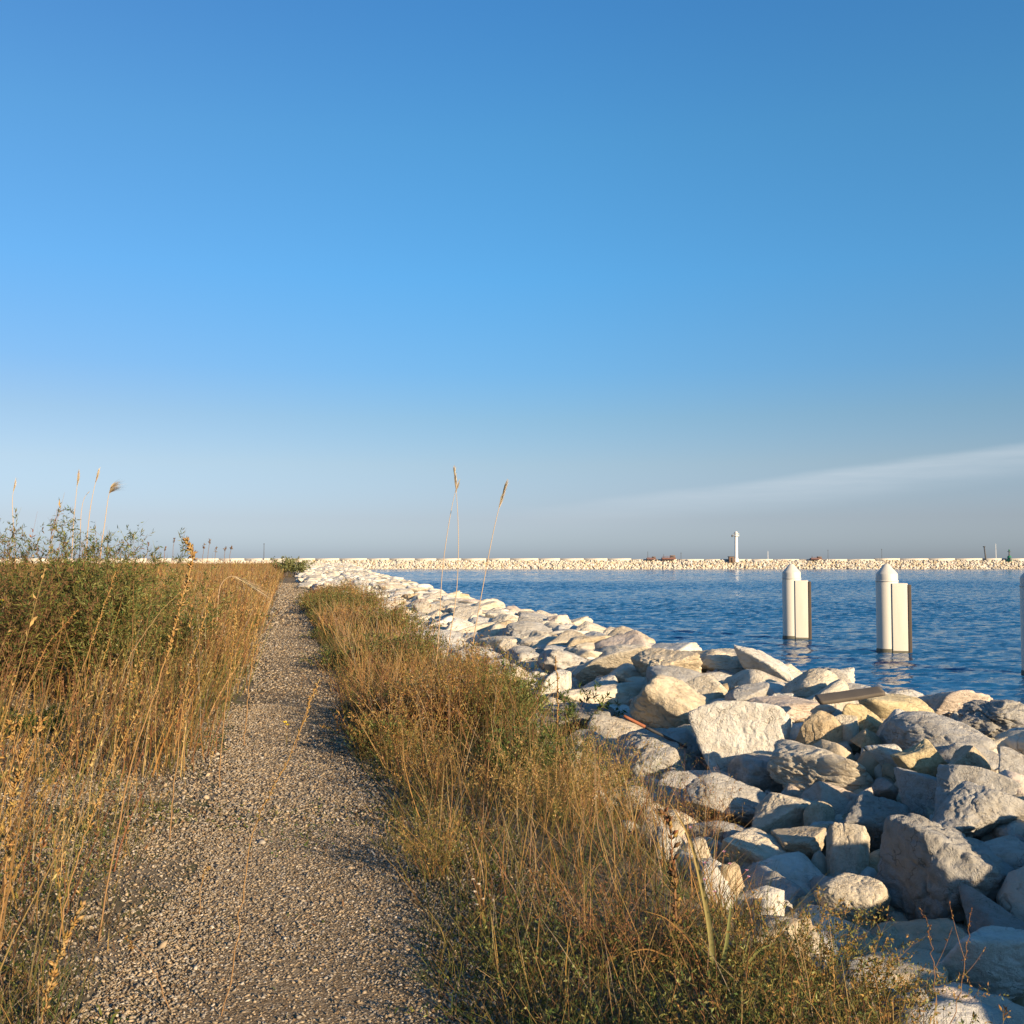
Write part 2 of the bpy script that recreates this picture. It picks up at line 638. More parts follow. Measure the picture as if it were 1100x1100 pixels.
def mat_plain(name, col, rough=0.6, stain=0.25, scale=6.0, bumpd=0.004, stain_col=None, streak=False, metal=0.0):
    m, nt, p, out = new_mat(name)
    v = nt.n('ShaderNodeTexCoord').outputs['Object']
    mp = nt.mapping(v, (scale, scale, scale * (0.15 if streak else 1.0)))
    n = nt.noise(mp, 1.0, 6, 0.65)
    sc = stain_col or tuple(x * 0.55 for x in col)
    c = nt.mix(nt.ramp(n, [(0.45, 0.0), (0.75, stain)]), (*col, 1), (*sc, 1))
    nt.put(p.inputs['Base Color'], c)
    p.inputs['Roughness'].default_value = rough
    p.inputs['Metallic'].default_value = metal
    n2 = nt.noise(v, scale * 9, 4, 0.6)
    bump(nt, p, n2, 0.35, bumpd)
    return m


M_ROCK = mat_rock()
M_GROUND = mat_ground()
M_PATH = mat_path()
M_PEB = mat_pebble()
M_WATER = mat_water()
M_PLANT = mat_plant()
M_STEM = mat_plant('dry_stem', 0.7, 0.05)
M_SHAFT = mat_plain('pale_coated_steel', (0.53, 0.50, 0.435), 0.55, 0.35, 3.0, 0.003, (0.42, 0.37, 0.29), True)
M_CAP = mat_plain('white_plastic', (0.46, 0.445, 0.405), 0.5, 0.25, 4.0, 0.002, (0.55, 0.52, 0.46), True)
M_FENDER = mat_plain('dark_rubber', (0.055, 0.042, 0.034), 0.8, 0.4, 5.0, 0.004)
M_TIDE = mat_plain('tide_stain', (0.10, 0.095, 0.07), 0.7, 0.6, 8.0, 0.006, (0.04, 0.05, 0.03))
M_WOOD = mat_plain('weathered_timber', (0.085, 0.07, 0.055), 0.85, 0.6, 9.0, 0.006, (0.07, 0.06, 0.05))
M_RUST = mat_plain('rusty_iron', (0.26, 0.085, 0.035), 0.8, 0.6, 18.0, 0.003, (0.12, 0.045, 0.025))
M_DARKIRON = mat_plain('dark_iron', (0.03, 0.028, 0.028), 0.7, 0.4, 18.0, 0.003)
M_WHITE = mat_plain('white_paint', (0.64, 0.62, 0.58), 0.5, 0.2, 1.0, 0.003)
M_CONC = mat_plain('concrete', (0.46, 0.42, 0.36), 0.9, 0.4, 0.3, 0.01)
M_GREEN = mat_plain('green_paint', (0.02, 0.15, 0.075), 0.5, 0.3, 1.0, 0.003)
M_BROWN = mat_plain('brown_paint', (0.14, 0.085, 0.06), 0.8, 0.4, 1.0, 0.003)
M_REDP = mat_plain('red_brown_paint', (0.13, 0.06, 0.05), 0.8, 0.5, 0.7, 0.003)
M_DARKGREY = mat_plain('dark_grey_paint', (0.06, 0.065, 0.075), 0.7, 0.3, 1.0, 0.003)

# ------------------------------------------------------------------ ground, path, water
def grid_mesh(xs, ys, zf):
    X, Y = np.meshgrid(xs, ys)
    Z = zf(X.ravel(), Y.ravel())
    V = np.stack([X.ravel(), Y.ravel(), Z], 1)
    nx = len(xs)
    i = np.arange(len(ys) - 1)[:, None] * nx + np.arange(nx - 1)[None, :]
    i = i.ravel()
    return V, np.stack([i, i + 1, i + nx + 1, i + nx], 1)


xs = np.unique(np.concatenate([np.linspace(-320, -40, 15), np.linspace(-40, -6, 30), np.arange(-6, 9, 0.15), np.arange(9, 45, 1.0)]))
ys = np.unique(np.concatenate([np.arange(-30, 0, 2.0), np.arange(0, 20, 0.2), np.arange(20, 60, 1.0), np.arange(60, 490, 10.0)]))
mb = MB()
V, Q = grid_mesh(xs, ys, land_z)
mb.add(V, quads=Q)
tag(mb.obj('ground', M_GROUND, smooth=True), kind='structure')

mb = MB()
py = np.unique(np.concatenate([np.arange(-12, 25, 0.15), np.arange(25, 80, 0.8), np.arange(80, 300, 5.0)]))
us = np.linspace(0, 1, 15)
le = -0.38 + fb2(py, py * 0, 0.9, 3, 11) * 0.16 - 0.12 * sstep(7, 3, py)
re = 0.50 + fb2(py, py * 0 + 9, 0.9, 3, 12) * 0.14 + 0.20 * sstep(7, 3, py)
PX = le[:, None] * (1 - us) + re[:, None] * us
PYY = np.repeat(py[:, None], len(us), 1)
edge = 1 - (np.abs(us * 2 - 1) ** 6)
PZ = land_z(PX.ravel(), PYY.ravel()).reshape(PX.shape) - 0.004 + 0.010 * edge[None, :]
nx = len(us)
i = (np.arange(len(py) - 1)[:, None] * nx + np.arange(nx - 1)[None, :]).ravel()
mb.add(np.stack([PX.ravel(), PYY.ravel(), PZ.ravel()], 1), quads=np.stack([i, i + 1, i + nx + 1, i + nx], 1))
tag(mb.obj('path', M_PATH, smooth=True), kind='structure')

R = 26000
wrng = np.random.default_rng(14)
def wave_set(n, l0, l1, slope):
    wl = l0 * (l1 / l0) ** wrng.random(n)
    th = math.radians(62) + wrng.normal(0, 0.6, n)          # the breeze blows roughly away from the shore
    k = 2 * np.pi / wl
    return slope / k, k, th, wrng.uniform(0, 6.283, n)


LONG_W = wave_set(26, 1.5, 2.6, 0.018)
SHORT_W = wave_set(36, 0.55, 1.3, 0.042)


def waves(x, y, ws):
    z = np.zeros(len(x))
    for a, k, th, ph in zip(*ws):
        arg = k * (x * math.cos(th) + y * math.sin(th)) + ph
        z += a * np.sin(arg + 0.35 * np.sin(arg * 0.31 + ph * 3))
    return z


def wave_z(x, y):
    gust = 0.75 + 0.5 * fb2(x, y, 0.03, 2, 99)
    fade = sstep(2.0, 6.0, x) * (1 - sstep(325, 338, x)) * sstep(-14, -8, y) * (1 - sstep(436, 444, y))
    fade_s = sstep(2.0, 6.0, x) * (1 - sstep(110, 140, x)) * sstep(-14, -8, y) * (1 - sstep(150, 185, y))
    return WATER_Z + gust * (waves(x, y, LONG_W) * fade + waves(x, y, SHORT_W) * fade_s)


mb = MB()
NX, NY, FX, FY = 140.0, 186.0, 340.0, 446.0
for gx, gy in ((np.linspace(2, NX, 601), np.linspace(-14, NY, 871)), (np.linspace(NX, FX, 321), np.linspace(-14, NY, 321)), (np.linspace(2, FX, 541), np.linspace(NY, FY, 421))):
    V, Q = grid_mesh(gx, gy, wave_z)
    mb.add(V, quads=Q)
for a, b, c, d in ((-R, -R, R, -14), (-R, FY, R, R), (-R, -14, 2, FY), (FX, -14, R, FY)):
    mb.add([(a, b, WATER_Z), (c, b, WATER_Z), (c, d, WATER_Z), (a, d, WATER_Z)], quads=[(0, 1, 2, 3)])
tag(mb.obj('water', M_WATER, smooth=True), kind='structure')

# ------------------------------------------------------------------ rocks
_ico = {}


def ico(sub):
    if sub not in _ico:
        bm = bmesh.new()
        bmesh.ops.create_icosphere(bm, subdivisions=sub, radius=1.0)
        v = np.array([x.co[:] for x in bm.verts])
        f = np.array([[x.index for x in fc.verts] for fc in bm.faces])
        bm.free()
        _ico[sub] = (norm(v), f)
    return _ico[sub]


def rock_shape(seed, sub=5, planes=13, sharp=16, rough=1.0, peak=0.0):
    """unit boulder: many broken faces with worn edges, bumps and chips"""
    rng = np.random.default_rng(seed)
    d, f = ico(sub)
    n = norm(rng.normal(size=(planes, 3)))
    dist = rng.uniform(0.58, 1.0, planes)
    box6 = np.array([(1, 0, 0), (-1, 0, 0), (0, 1, 0), (0, -1, 0), (0, 0, 1), (0, 0, -1)], float)
    box6 = norm(box6 + rng.normal(size=(6, 3)) * 0.42)
    n = np.concatenate([n, box6]); dist = np.concatenate([dist, rng.uniform(0.80, 1.15, 6)])
    sharp = sharp * 1.25
    dots = np.clip(d @ n.T, 1e-4, None) / dist
    r = np.sum(dots ** sharp, 1) ** (-1.0 / sharp)
    p = d * r[:, None]
    o = rng.uniform(0, 50, 3)
    disp = 0.065 * fbm(p * 1.9 + o, 3, seed) + 0.040 * fbm(p * 5.0 + o, 4, seed + 3)
    rid = 1 - np.abs(fbm(p * 2.6 + o * 1.3, 3, seed + 7)) * 2.2
    disp = disp - 0.055 * np.clip(rid - 0.72, 0, 1) * 3.0
    if sub >= 6:
        disp = disp + 0.014 * fbm(p * 14 + o, 3, seed + 9)
    p = p + d * (disp * rough)[:, None]
    if peak:
        p[:, 2] += peak * np.clip(1 - np.hypot(p[:, 0], p[:, 1]), 0, 1) ** 1.5 * (p[:, 2] > 0)
    p -= (p.max(0) + p.min(0)) / 2
    p /= (p.max(0) - p.min(0)) / 2
    return p, f


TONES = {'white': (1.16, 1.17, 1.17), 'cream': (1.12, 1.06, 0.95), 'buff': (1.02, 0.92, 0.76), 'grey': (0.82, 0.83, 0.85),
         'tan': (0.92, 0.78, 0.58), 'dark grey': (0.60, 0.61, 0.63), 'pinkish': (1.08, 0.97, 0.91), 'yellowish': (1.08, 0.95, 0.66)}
ROCKS = []          # placed: x, y, r
ROCK_GROUP = 'boulders of the shore embankment'


def place_rock(me, loc, scale, eul, tone, label, cat='boulder', name='boulder'):
    o = bpy.data.objects.new(name, me)
    COL.objects.link(o)
    o.location = loc
    o.scale = scale
    o.rotation_euler = eul
    j = random.uniform(0.94, 1.06)
    t = TONES[tone]
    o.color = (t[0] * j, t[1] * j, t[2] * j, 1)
    return tag(o, label, cat, ROCK_GROUP)


# px, py, width, height (photo pixels), tone, depth ratio, seed, planes, sharp, rough, peak, roll, short name, label
HEROES = [
    (797, 806, 102, 92, 'white', 0.9, 11, 7, 14, 0.7, 0.0, 0, 'big smooth white boulder', 'big smooth white boulder, flat lit face and shaded lower half, broadest of the near slope'),
    (727, 770, 100, 70, 'buff', 0.9, 12, 10, 12, 1.3, 0.1, 10, 'buff boulder by the rusty rod', 'buff craggy boulder that the rusty rod leans against'),
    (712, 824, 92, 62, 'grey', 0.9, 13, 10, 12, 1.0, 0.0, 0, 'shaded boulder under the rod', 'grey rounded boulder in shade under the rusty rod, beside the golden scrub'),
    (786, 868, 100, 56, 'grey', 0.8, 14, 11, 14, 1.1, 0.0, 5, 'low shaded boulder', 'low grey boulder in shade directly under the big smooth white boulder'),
    (882, 836, 112, 54, 'cream', 0.8, 15, 9, 9, 1.6, 0.0, 4, 'long pocked boulder', 'long cream boulder with rough pocked sunlit face, beside the big white boulder'),
    (872, 793, 62, 56, 'tan', 0.9, 16, 7, 26, 0.8, 0.35, -12, 'tan wedge boulder', 'tan wedge shaped boulder standing on end behind the long pocked boulder'),
    (846, 880, 76, 50, 'cream', 0.6, 17, 7, 20, 1.1, 0.2, -28, 'tilted pointed stone', 'cream pointed stone tilted up into the sun in front of the long pocked boulder'),
    (880, 882, 32, 34, 'buff', 0.9, 18, 12, 9, 0.8, 0.0, 0, 'small round buff stone', 'small round buff stone lit beside the tilted pointed stone'),
    (966, 768, 76, 46, 'yellowish', 0.9, 19, 8, 10, 0.7, 0.0, -8, 'yellow boulder under the plank', 'yellowish smooth boulder just under the end of the grey plank'),
    (927, 778, 44, 36, 'yellowish', 0.9, 20, 9, 12, 1.0, 0.0, 10, 'mossy yellow stone', 'yellowish mossy stone wedged against the larger yellow boulder below the plank'),
    (903, 788, 36, 34, 'cream', 0.9, 21, 6, 26, 0.7, 0.0, 4, 'cream cube stone', 'cream cube shaped stone next to the tan wedge boulder'),
    (1016, 761, 92, 40, 'pinkish', 0.8, 22, 9, 12, 1.1, 0.0, -10, 'pink cracked boulder', 'pinkish broad boulder with a dark crack on the skyline right of the plank'),
    (1074, 776, 84, 42, 'dark grey', 0.9, 23, 16, 26, 3.0, 0.0, -4, 'craggy layered boulder', 'dark craggy layered boulder on the skyline at the edge of the picture'),
    (1004, 797, 116, 46, 'grey', 0.8, 24, 9, 9, 1.0, 0.0, -4, 'broad domed boulder', 'grey broad domed boulder in the middle of the slope below the pink cracked boulder'),
    (990, 824, 60, 52, 'yellowish', 0.8, 25, 6, 24, 0.9, 0.5, 0, 'sharp triangular stone', 'yellowish sharp triangular stone pointing up before the broad domed boulder'),
    (1040, 822, 44, 38, 'buff', 0.8, 26, 6, 26, 0.9, 0.1, 14, 'small angular buff stone', 'buff angular stone just beside the sharp triangular stone'),
    (994, 862, 62, 54, 'grey', 0.9, 27, 5, 26, 0.8, 0.0, 3, 'square block', 'grey square block with a lit top below the sharp triangular stone'),
    (1050, 858, 80, 60, 'grey', 0.9, 28, 7, 20, 0.8, 0.0, 4, 'large grey block', 'large grey block with a sunlit top beside the square block'),
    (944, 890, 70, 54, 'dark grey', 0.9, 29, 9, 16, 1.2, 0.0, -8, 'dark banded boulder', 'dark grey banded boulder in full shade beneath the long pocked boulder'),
    (952, 817, 42, 30, 'white', 0.9, 30, 10, 10, 0.8, 0.0, 0, 'small white lit stone', 'small white stone lit between the long pocked boulder and triangular stone'),
    (932, 797, 34, 24, 'tan', 0.9, 31, 10, 12, 0.9, 0.0, 0, 'small tan stone', 'small tan stone in the hollow below the mossy yellow stone'),
    (1066, 888, 120, 66, 'grey', 0.8, 32, 8, 14, 1.1, 0.0, 18, 'sloping grey boulder', 'grey long boulder sloping up under the large grey block at the picture edge'),
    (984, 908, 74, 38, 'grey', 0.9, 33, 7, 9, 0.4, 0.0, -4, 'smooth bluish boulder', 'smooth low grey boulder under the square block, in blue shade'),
    (910, 922, 48, 62, 'cream', 0.9, 34, 8, 14, 1.0, 0.0, -6, 'upright cream stone', 'cream upright stone standing on end, its tip alone in sun'),
    (862, 912, 62, 34, 'buff', 0.8, 35, 6, 20, 0.9, 0.0, -8, 'flat buff wedge', 'buff flat wedge stone at the foot of the upright cream stone'),
    (816, 938, 92, 62, 'cream', 0.9, 36, 9, 12, 1.1, 0.15, 12, 'boulder behind the pink flowers', 'cream boulder with a lit shoulder right behind the small pink flowers'),
    (916, 978, 80, 60, 'cream', 0.9, 37, 10, 10, 1.0, 0.0, 0, 'round cream boulder', 'round cream boulder lit in front of the huge dark boulder'),
    (1012, 962, 138, 122, 'dark grey', 0.9, 38, 10, 12, 1.3, 0.0, 14, 'huge dark boulder', 'huge dark stained boulder nearest the picture corner, the biggest of all'),
    (1082, 942, 80, 60, 'grey', 0.9, 39, 7, 18, 0.8, 0.0, -10, 'overhanging slab', 'grey thick slab overhanging the gap beside the huge dark boulder'),
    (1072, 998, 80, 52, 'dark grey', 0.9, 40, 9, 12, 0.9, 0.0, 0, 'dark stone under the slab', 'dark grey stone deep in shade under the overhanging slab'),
    (1072, 1058, 108, 92, 'white', 0.9, 41, 8, 14, 1.2, 0.0, -6, 'white corner boulder', 'white boulder with wrinkled top in the lowest corner of the slope'),
    (990, 1072, 96, 72, 'dark grey', 0.9, 42, 9, 9, 0.7, 0.0, 0, 'dark round boulder', 'dark grey round boulder low beside the white corner boulder'),
    (944, 1034, 50, 66, 'buff', 0.9, 43, 8, 14, 1.1, 0.0, 20, 'stone beside the golden bush', 'buff stone half lit, pressed against the golden bush at the bottom'),
    (868, 744, 70, 42, 'cream', 0.9, 44, 8, 12, 0.9, 0.0, -6, 'domed skyline boulder', 'cream domed boulder below the skyline in front of the left pile reflection'),
    (830, 722, 84, 40, 'white', 0.9, 45, 8, 12, 1.2, 0.0, 8, 'bright skyline boulder', 'bright white boulder with dark pit on the skyline below the left pile'),
    (894, 740, 54, 38, 'grey', 0.9, 46, 8, 16, 1.4, 0.0, 12, 'split grey boulder', 'grey split boulder on the skyline between the two pile reflections'),
    (756, 745, 58, 36, 'cream', 0.9, 47, 7, 14, 0.9, 0.0, 6, 'cream rounded boulder', 'cream rounded boulder with a dark gap beside it, above the buff craggy boulder'),
    (716, 720, 76, 40, 'buff', 0.9, 48, 6, 18, 1.5, 0.0, -4, 'ribbed block', 'buff ribbed block facing the sun on the upper slope'),
    (655, 718, 78, 40, 'cream', 0.9, 49, 7, 14, 0.8, 0.0, 0, 'flat cream boulder', 'cream flat topped boulder behind the dark green weed on the rocks'),
    (646, 752, 120, 44, 'cream', 0.7, 50, 7, 14, 1.0, 0.0, 10, 'long cream slab', 'long cream slab rising from the verge beneath the dark green weed'),
    (590, 746, 46, 46, 'white', 0.9, 51, 8, 10, 0.7, 0.0, 0, 'white stone by the verge', 'white stone half in blue shade at the verge beside the dead stem'),
    (846, 770, 96, 34, 'pinkish', 0.8, 52, 8, 14, 0.9, 0.0, -2, 'low pink slab', 'pinkish low slab lying behind the big smooth white boulder and tan wedge'),
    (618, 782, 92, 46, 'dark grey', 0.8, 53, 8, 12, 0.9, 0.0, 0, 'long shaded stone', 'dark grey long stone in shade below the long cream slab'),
    (634, 806, 46, 36, 'grey', 0.9, 54, 8, 14, 0.8, 0.0, 0, 'small shaded stone by the verge', 'small grey stone in shade between scrub and the rusty rod'),
    (688, 884, 50, 30, 'yellowish', 0.9, 55, 8, 16, 1.0, 0.0, 10, 'yellow stone in the scrub', 'yellowish stone peeping out of the dry scrub beside the dead sedge stalk'),
    (803, 752, 50, 32, 'grey', 0.9, 56, 7, 14, 1.0, 0.0, 0, 'grey notched boulder', 'grey notched boulder just behind the big smooth white boulder'),
    (930, 752, 64, 28, 'white', 0.9, 57, 7, 12, 0.8, 0.0, 6, 'white boulder behind the plank', 'white boulder on the skyline behind the grey plank'),
    (1098, 830, 46, 44, 'grey', 0.9, 58, 8, 14, 0.9, 0.0, 0, 'grey boulder cut by the picture edge', 'grey boulder cut off by the picture edge above the large grey block'),
    (778, 716, 70, 34, 'cream', 0.9, 59, 8, 12, 1.0, 0.0, -4, 'cream skyline boulder', 'cream boulder on the upper slope between ribbed block and bright skyline boulder'),
]

random.seed(4)
hero_px = []
for h in HEROES:
    px, py_, wd, ht, tone, dr, seed, pl, sh, ro, pk, roll, short, label = h
    hit, dep = surf_hit(px, py_ + ht * 0.12, 0.20)
    if hit[0] < 2.75:
        hit, dep = surf_hit(px, py_ + ht * 0.25, 0.0)
    zc = (hit - EYEV) @ FWD
    W, H = wd * zc / F * 1.06, ht * zc / F * 1.10
    c = at(px, py_, zc)
    D = W * dr * 0.9
    view = math.atan2(c[0], c[1])
    me_v, me_f = rock_shape(seed * 7 + 1, 6, pl, sh, ro, pk)
    m_ = MB()
    m_.add(me_v, tris=me_f)
    me = m_.mesh('boulder', M_ROCK, smooth=True)
    pos = c + np.array((math.sin(view), math.cos(view), 0)) * D * 0.30
    eul = Euler((math.radians(random.uniform(-8, 8)), math.radians(roll), -view + random.uniform(-0.15, 0.15)), 'XYZ')
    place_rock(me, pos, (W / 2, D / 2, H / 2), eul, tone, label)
    ROCKS.append((pos[0], pos[1], 0.25 * (W + D) * 0.92))
    hero_px.append((px, py_, short))

# dart throwing: large stones first, smaller ones in the gaps
rng = np.random.default_rng(77)
CELL = 1.0
gridc = {}


def gadd(x, y, r):
    gridc.setdefault((int(x // CELL), int(y // CELL)), []).append((x, y, r))


def gfree(x, y, r, k):
    cx, cy = int(x // CELL), int(y // CELL)
    for a in (-2, -1, 0, 1, 2):
        for b in (-2, -1, 0, 1, 2):
            for (u, v, s) in gridc.get((cx + a, cy + b), ()):
                if (u - x) ** 2 + (v - y) ** 2 < (k * (r + s)) ** 2:
                    return False
    return True


for r_ in ROCKS: gadd(*r_)
free_rocks = []


def throw(n, y0, y1, r0, r1, k, sink, xl=2.45):
    for _ in range(n):
        y = rng.uniform(y0, y1)
        c = float(crest(y))
        edge_l = xl + 0.35 * float(sstep(5, 8, y) * (1 - sstep(16, 24, y))) + 0.25 * math.sin(y * 1.3) + 0.2 * math.sin(y * 0.37 + 1) - (0.9 if y > 45 else 0)
        x = rng.uniform(edge_l, c + 3.4)
        r = rng.uniform(r0, r1)
        if 1 < y < 9 and r > 0.33: continue
        if not gfree(x, y, r, k): continue
        gadd(x, y, r)
        z = float(land_z(x, y)[0]) + r * sink + rng.uniform(-0.05, 0.06)
        free_rocks.append((x, y, z, r))


throw(14000, -16, 60, 0.36, 0.56, 0.70, 0.16)
throw(16000, -16, 60, 0.22, 0.36, 0.70, 0.20)
throw(5000, 1, 9.5, 0.20, 0.32, 0.76, 0.30)
throw(9000, -12, 34, 0.15, 0.26, 0.76, 0.55)
throw(9000, 1, 16, 0.08, 0.15, 0.80, 0.9)
throw(14000, 60, 150, 0.40, 0.62, 0.66, 0.15, 2.2)
throw(9000, 60, 150, 0.25, 0.40, 0.68, 0.2, 2.2)
CELL = 1.6
gridc = {}
throw(12000, 150, 455, 0.55, 0.9, 0.64, 0.15, 1.6)

NPROT = 22
protos_hi, protos_lo, protos_far = [], [], []
for k in range(NPROT):
    v_, f_ = rock_shape(900 + k, 5, 7 + k % 8, 10 + (k * 5) % 16, 0.8 + 0.08 * (k % 7), 0.25 if k % 6 == 0 else 0.0)
    m_ = MB(); m_.add(v_, tris=f_)
    protos_hi.append(m_.mesh('boulder', M_ROCK, smooth=True))
for k in range(12):
    protos_lo.append(rock_shape(1300 + k, 4, 8 + k % 5, 14, 1.0))
    protos_far.append(rock_shape(1500 + k, 3, 7, 12, 1.0))

# the visible ones that show largest become things of their own
scored = []
for (x, y, z, r) in free_rocks:
    s = 0
    if y > 2:
        u, v, zc = to_px((x, y, z))
        if zc > 1 and -15 < u < 1115 and v < 1115 and x < crest(y) + 0.9:
            s = r / zc
    scored.append(s)
order = np.argsort(-np.array(scored))
N_IND = 300 - len(HEROES)
ind = set(int(i) for i in order[:N_IND] if scored[i] > 0)

extra_marks = [(478, 650, 'bent pair of reeds'), (520, 640, 'leaning reed'), (560, 655, 'water edge behind the leaning reed'), (440, 640, 'verge grass past the reeds')]
SHAPES = ['angular', 'rounded', 'blocky', 'flat', 'craggy', 'worn']
WORDS = ['', 'second', 'third', 'fourth', 'fifth', 'sixth', 'seventh']
used_labels = set()
mb_far = MB()


def rel(u, v, hx, hy):
    dx, dy = u - hx, v - hy
    if abs(dx) > abs(dy) * 1.3:
        return 'right of' if dx > 0 else 'left of'
    return 'below' if dy > 0 else 'above'


tone_w = ['white', 'cream', 'cream', 'buff', 'grey', 'pinkish', 'cream', 'white', 'tan']
for idx, (x, y, z, r) in enumerate(free_rocks):
    near_dark = y < 9 and rng.random() < 0.3  # some near stones dirty grey, a tone that also stands in for shade
    tone = 'grey' if near_dark else tone_w[int(rng.integers(len(tone_w)))]
    if y > 9 and rng.random() < 0.7: tone = 'white' if rng.random() < 0.5 else 'cream'
    fl = 0.78 if y > 10 else 1.0
    sx, sy, sz = r * rng.uniform(1.0, 1.35), r * rng.uniform(0.88, 1.15), r * rng.uniform(0.6, 0.85) * fl
    tl = 0.35 if y < 10 else 0.2
    rot = (rng.uniform(-tl, tl), rng.uniform(-tl, tl), rng.uniform(0, 6.283))
    if idx in ind:
        u, v, zc = to_px((x, y, z))
        k = int(rng.integers(NPROT))
        szw = 'large' if r > 0.42 else ('mid sized' if r > 0.28 else 'small')
        shp = SHAPES[k % len(SHAPES)]
        marks = sorted(hero_px + extra_marks, key=lambda m: (m[0] - u) ** 2 + (m[1] - v) ** 2)
        noun = 'boulder' if r > 0.28 else 'stone'
        lab = None
        for m in marks[:2]:
            t_l = f'{szw} {shp} {tone} {noun} {rel(u, v, m[0], m[1])} the {m[2]}'
            if t_l not in used_labels and len(t_l.split()) <= 16:
                lab = t_l
                break
        if lab is None:
            for m1 in marks[:3]:
                for m2 in marks[1:6]:
                    if m1 is m2: continue
                    t_l = f'{tone} {noun} {rel(u, v, m1[0], m1[1])} the {m1[2]}, facing the {m2[2]}'
                    if t_l not in used_labels and len(t_l.split()) <= 16:
                        lab = t_l
                        break
                if lab: break
        lab = lab or f'{szw} {shp} {tone} {noun} in the packed rows near the {marks[0][2]}'
        used_labels.add(lab)
        place_rock(protos_hi[k], (x, y, z), (sx, sy, sz), rot, tone, lab, noun, noun)
    else:
        pv, pf = (protos_lo if y < 75 and y > -3 else protos_far)[int(rng.integers(12))]
        Rm = np.array(Euler(rot).to_matrix())
        j = rng.uniform(0.92, 1.08)
        mb_far.add((pv * np.array((sx, sy, sz))) @ Rm.T + np.array((x, y, z)), tris=pf, col=np.array(TONES[tone]) * j)
# rubble that fills the gaps under the boulders
for _ in range(2600):
    y = rng.uniform(1, 26); x = rng.uniform(2.2, 7.0); r = rng.uniform(0.06, 0.17)
    pv, pf = protos_far[int(rng.integers(12))]
    Rm = np.array(Euler((rng.uniform(0, 6), rng.uniform(0, 6), rng.uniform(0, 6))).to_matrix())
    zz = float(land_z(x, y)[0])
    t = np.array(TONES[tone_w[int(rng.integers(len(tone_w)))]]) * rng.uniform(0.7, 1.0)
    mb_far.add((pv * np.array((r * 1.2, r, r * 0.8))) @ Rm.T + np.array((x, y, zz + 0.03)), tris=pf, col=t)
tag(mb_far.obj('rubble', M_ROCK, smooth=True), 'pale boulders and rubble packed along the far shore embankment', 'rubble', kind='stuff')

# ------------------------------------------------------------------ gravel
ICO1_V, ICO1_F = ico(1)


def pebbles(mb, x, y, size, flat, bright, rng, dz=0.0):
    n = len(x)
    jit = rng.uniform(0.55, 1.25, (n, 12, 1))
    V = ICO1_V[None] * jit
    s = size[:, None] * np.stack([rng.uniform(0.8, 1.4, n), rng.uniform(0.6, 1.0, n), flat * rng.uniform(0.6, 1.1, n)], 1)
    V = V * s[:, None, :]
    a = rng.uniform(0, 2 * np.pi, n); tx = rng.normal(0, 0.45, n); ty = rng.normal(0, 0.45, n)
    ca, sa = np.cos(a)[:, None], np.sin(a)[:, None]
    z = V[..., 2] + V[..., 0] * tx[:, None] + V[..., 1] * ty[:, None]
    X = V[..., 0] * ca - V[..., 1] * sa
    Yv = V[..., 0] * sa + V[..., 1] * ca
    P = np.stack([X + x[:, None], Yv + y[:, None], z + (land_z(x, y) + size * 0.12 + dz)[:, None]], 2)
    hue = rng.random((n, 1))
    warm = np.array((0.47, 0.36, 0.235)); cold = np.array((0.38, 0.33, 0.27)); pale = np.array((0.60, 0.53, 0.44)); brn = np.array((0.25, 0.165, 0.095))
    col = np.where(hue < 0.45, warm, np.where(hue < 0.75, cold, np.where(hue < 0.84, pale, brn))) * bright * 0.66 * rng.uniform(0.5, 1.15, (n, 1))
    T = (np.arange(n) * 12)[:, None, None] + ICO1_F[None]
    mb.add(P.reshape(-1, 3), tris=T.reshape(-1, 3), col=np.repeat(col, 12, 0))


rng = np.random.default_rng(5)
mb = MB()


def scatter_gravel(n, y0, y1, s0, s1):
    y = rng.uniform(y0, y1, n)
    x = rng.uniform(-2.8, 1.3, n)
    l = -0.50 - 0.28 * sstep(7, 3, y) + fb2(x * 0, y, 0.9, 2, 11) * 0.16
    rgt = 0.60 + 0.20 * sstep(7, 3, y)
    onp = (x > l) & (x < rgt)
    nz = fb2(x, y, 1.3, 3, 31)
    keep_off = (rng.random(n) < np.clip(0.50 + nz * 0.8, 0.2, 0.9) * np.exp(-np.clip(l - x, 0, 9) * 0.35)) & (x < rgt)
    keep_r = (x >= rgt) & (rng.random(n) < 0.35)
    worn = fb2(x, y, 0.8, 3, 37)
    keep_on = onp & (rng.random(n) < np.clip(1.05 + worn * 1.2, 0.5, 1))
    k = keep_on | ((~onp) & (keep_off | keep_r))
    x, y = x[k], y[k]
    s = rng.uniform(s0, s1, len(x)) * rng.choice([0.7, 1.0, 1.0, 1.5], len(x))
    pebbles(mb, x, y, s, 0.55, 1.0, rng, 0.004)


scatter_gravel(170000, 2.6, 6.5, 0.0035, 0.0085)
scatter_gravel(90000, 6.5, 12, 0.006, 0.012)
scatter_gravel(26000, 12, 26, 0.010, 0.020)
scatter_gravel(16000, 26, 75, 0.018, 0.045)
# larger pale stones lying about
n = 700
x = rng.uniform(-3.0, 1.0, n); y = rng.uniform(2.8, 12, n)
k = (x < -0.5) | (rng.random(n) < 0.08)
x, y = x[k], y[k]
pebbles(mb, x, y, rng.uniform(0.010, 0.024, len(x)) * rng.choice([0.8, 1, 1.5], len(x)), 0.6, 1.25, rng)
tag(mb.obj('gravel', M_PEB), 'loose angular gravel and pale pebbles on the footpath', 'gravel', kind='stuff')

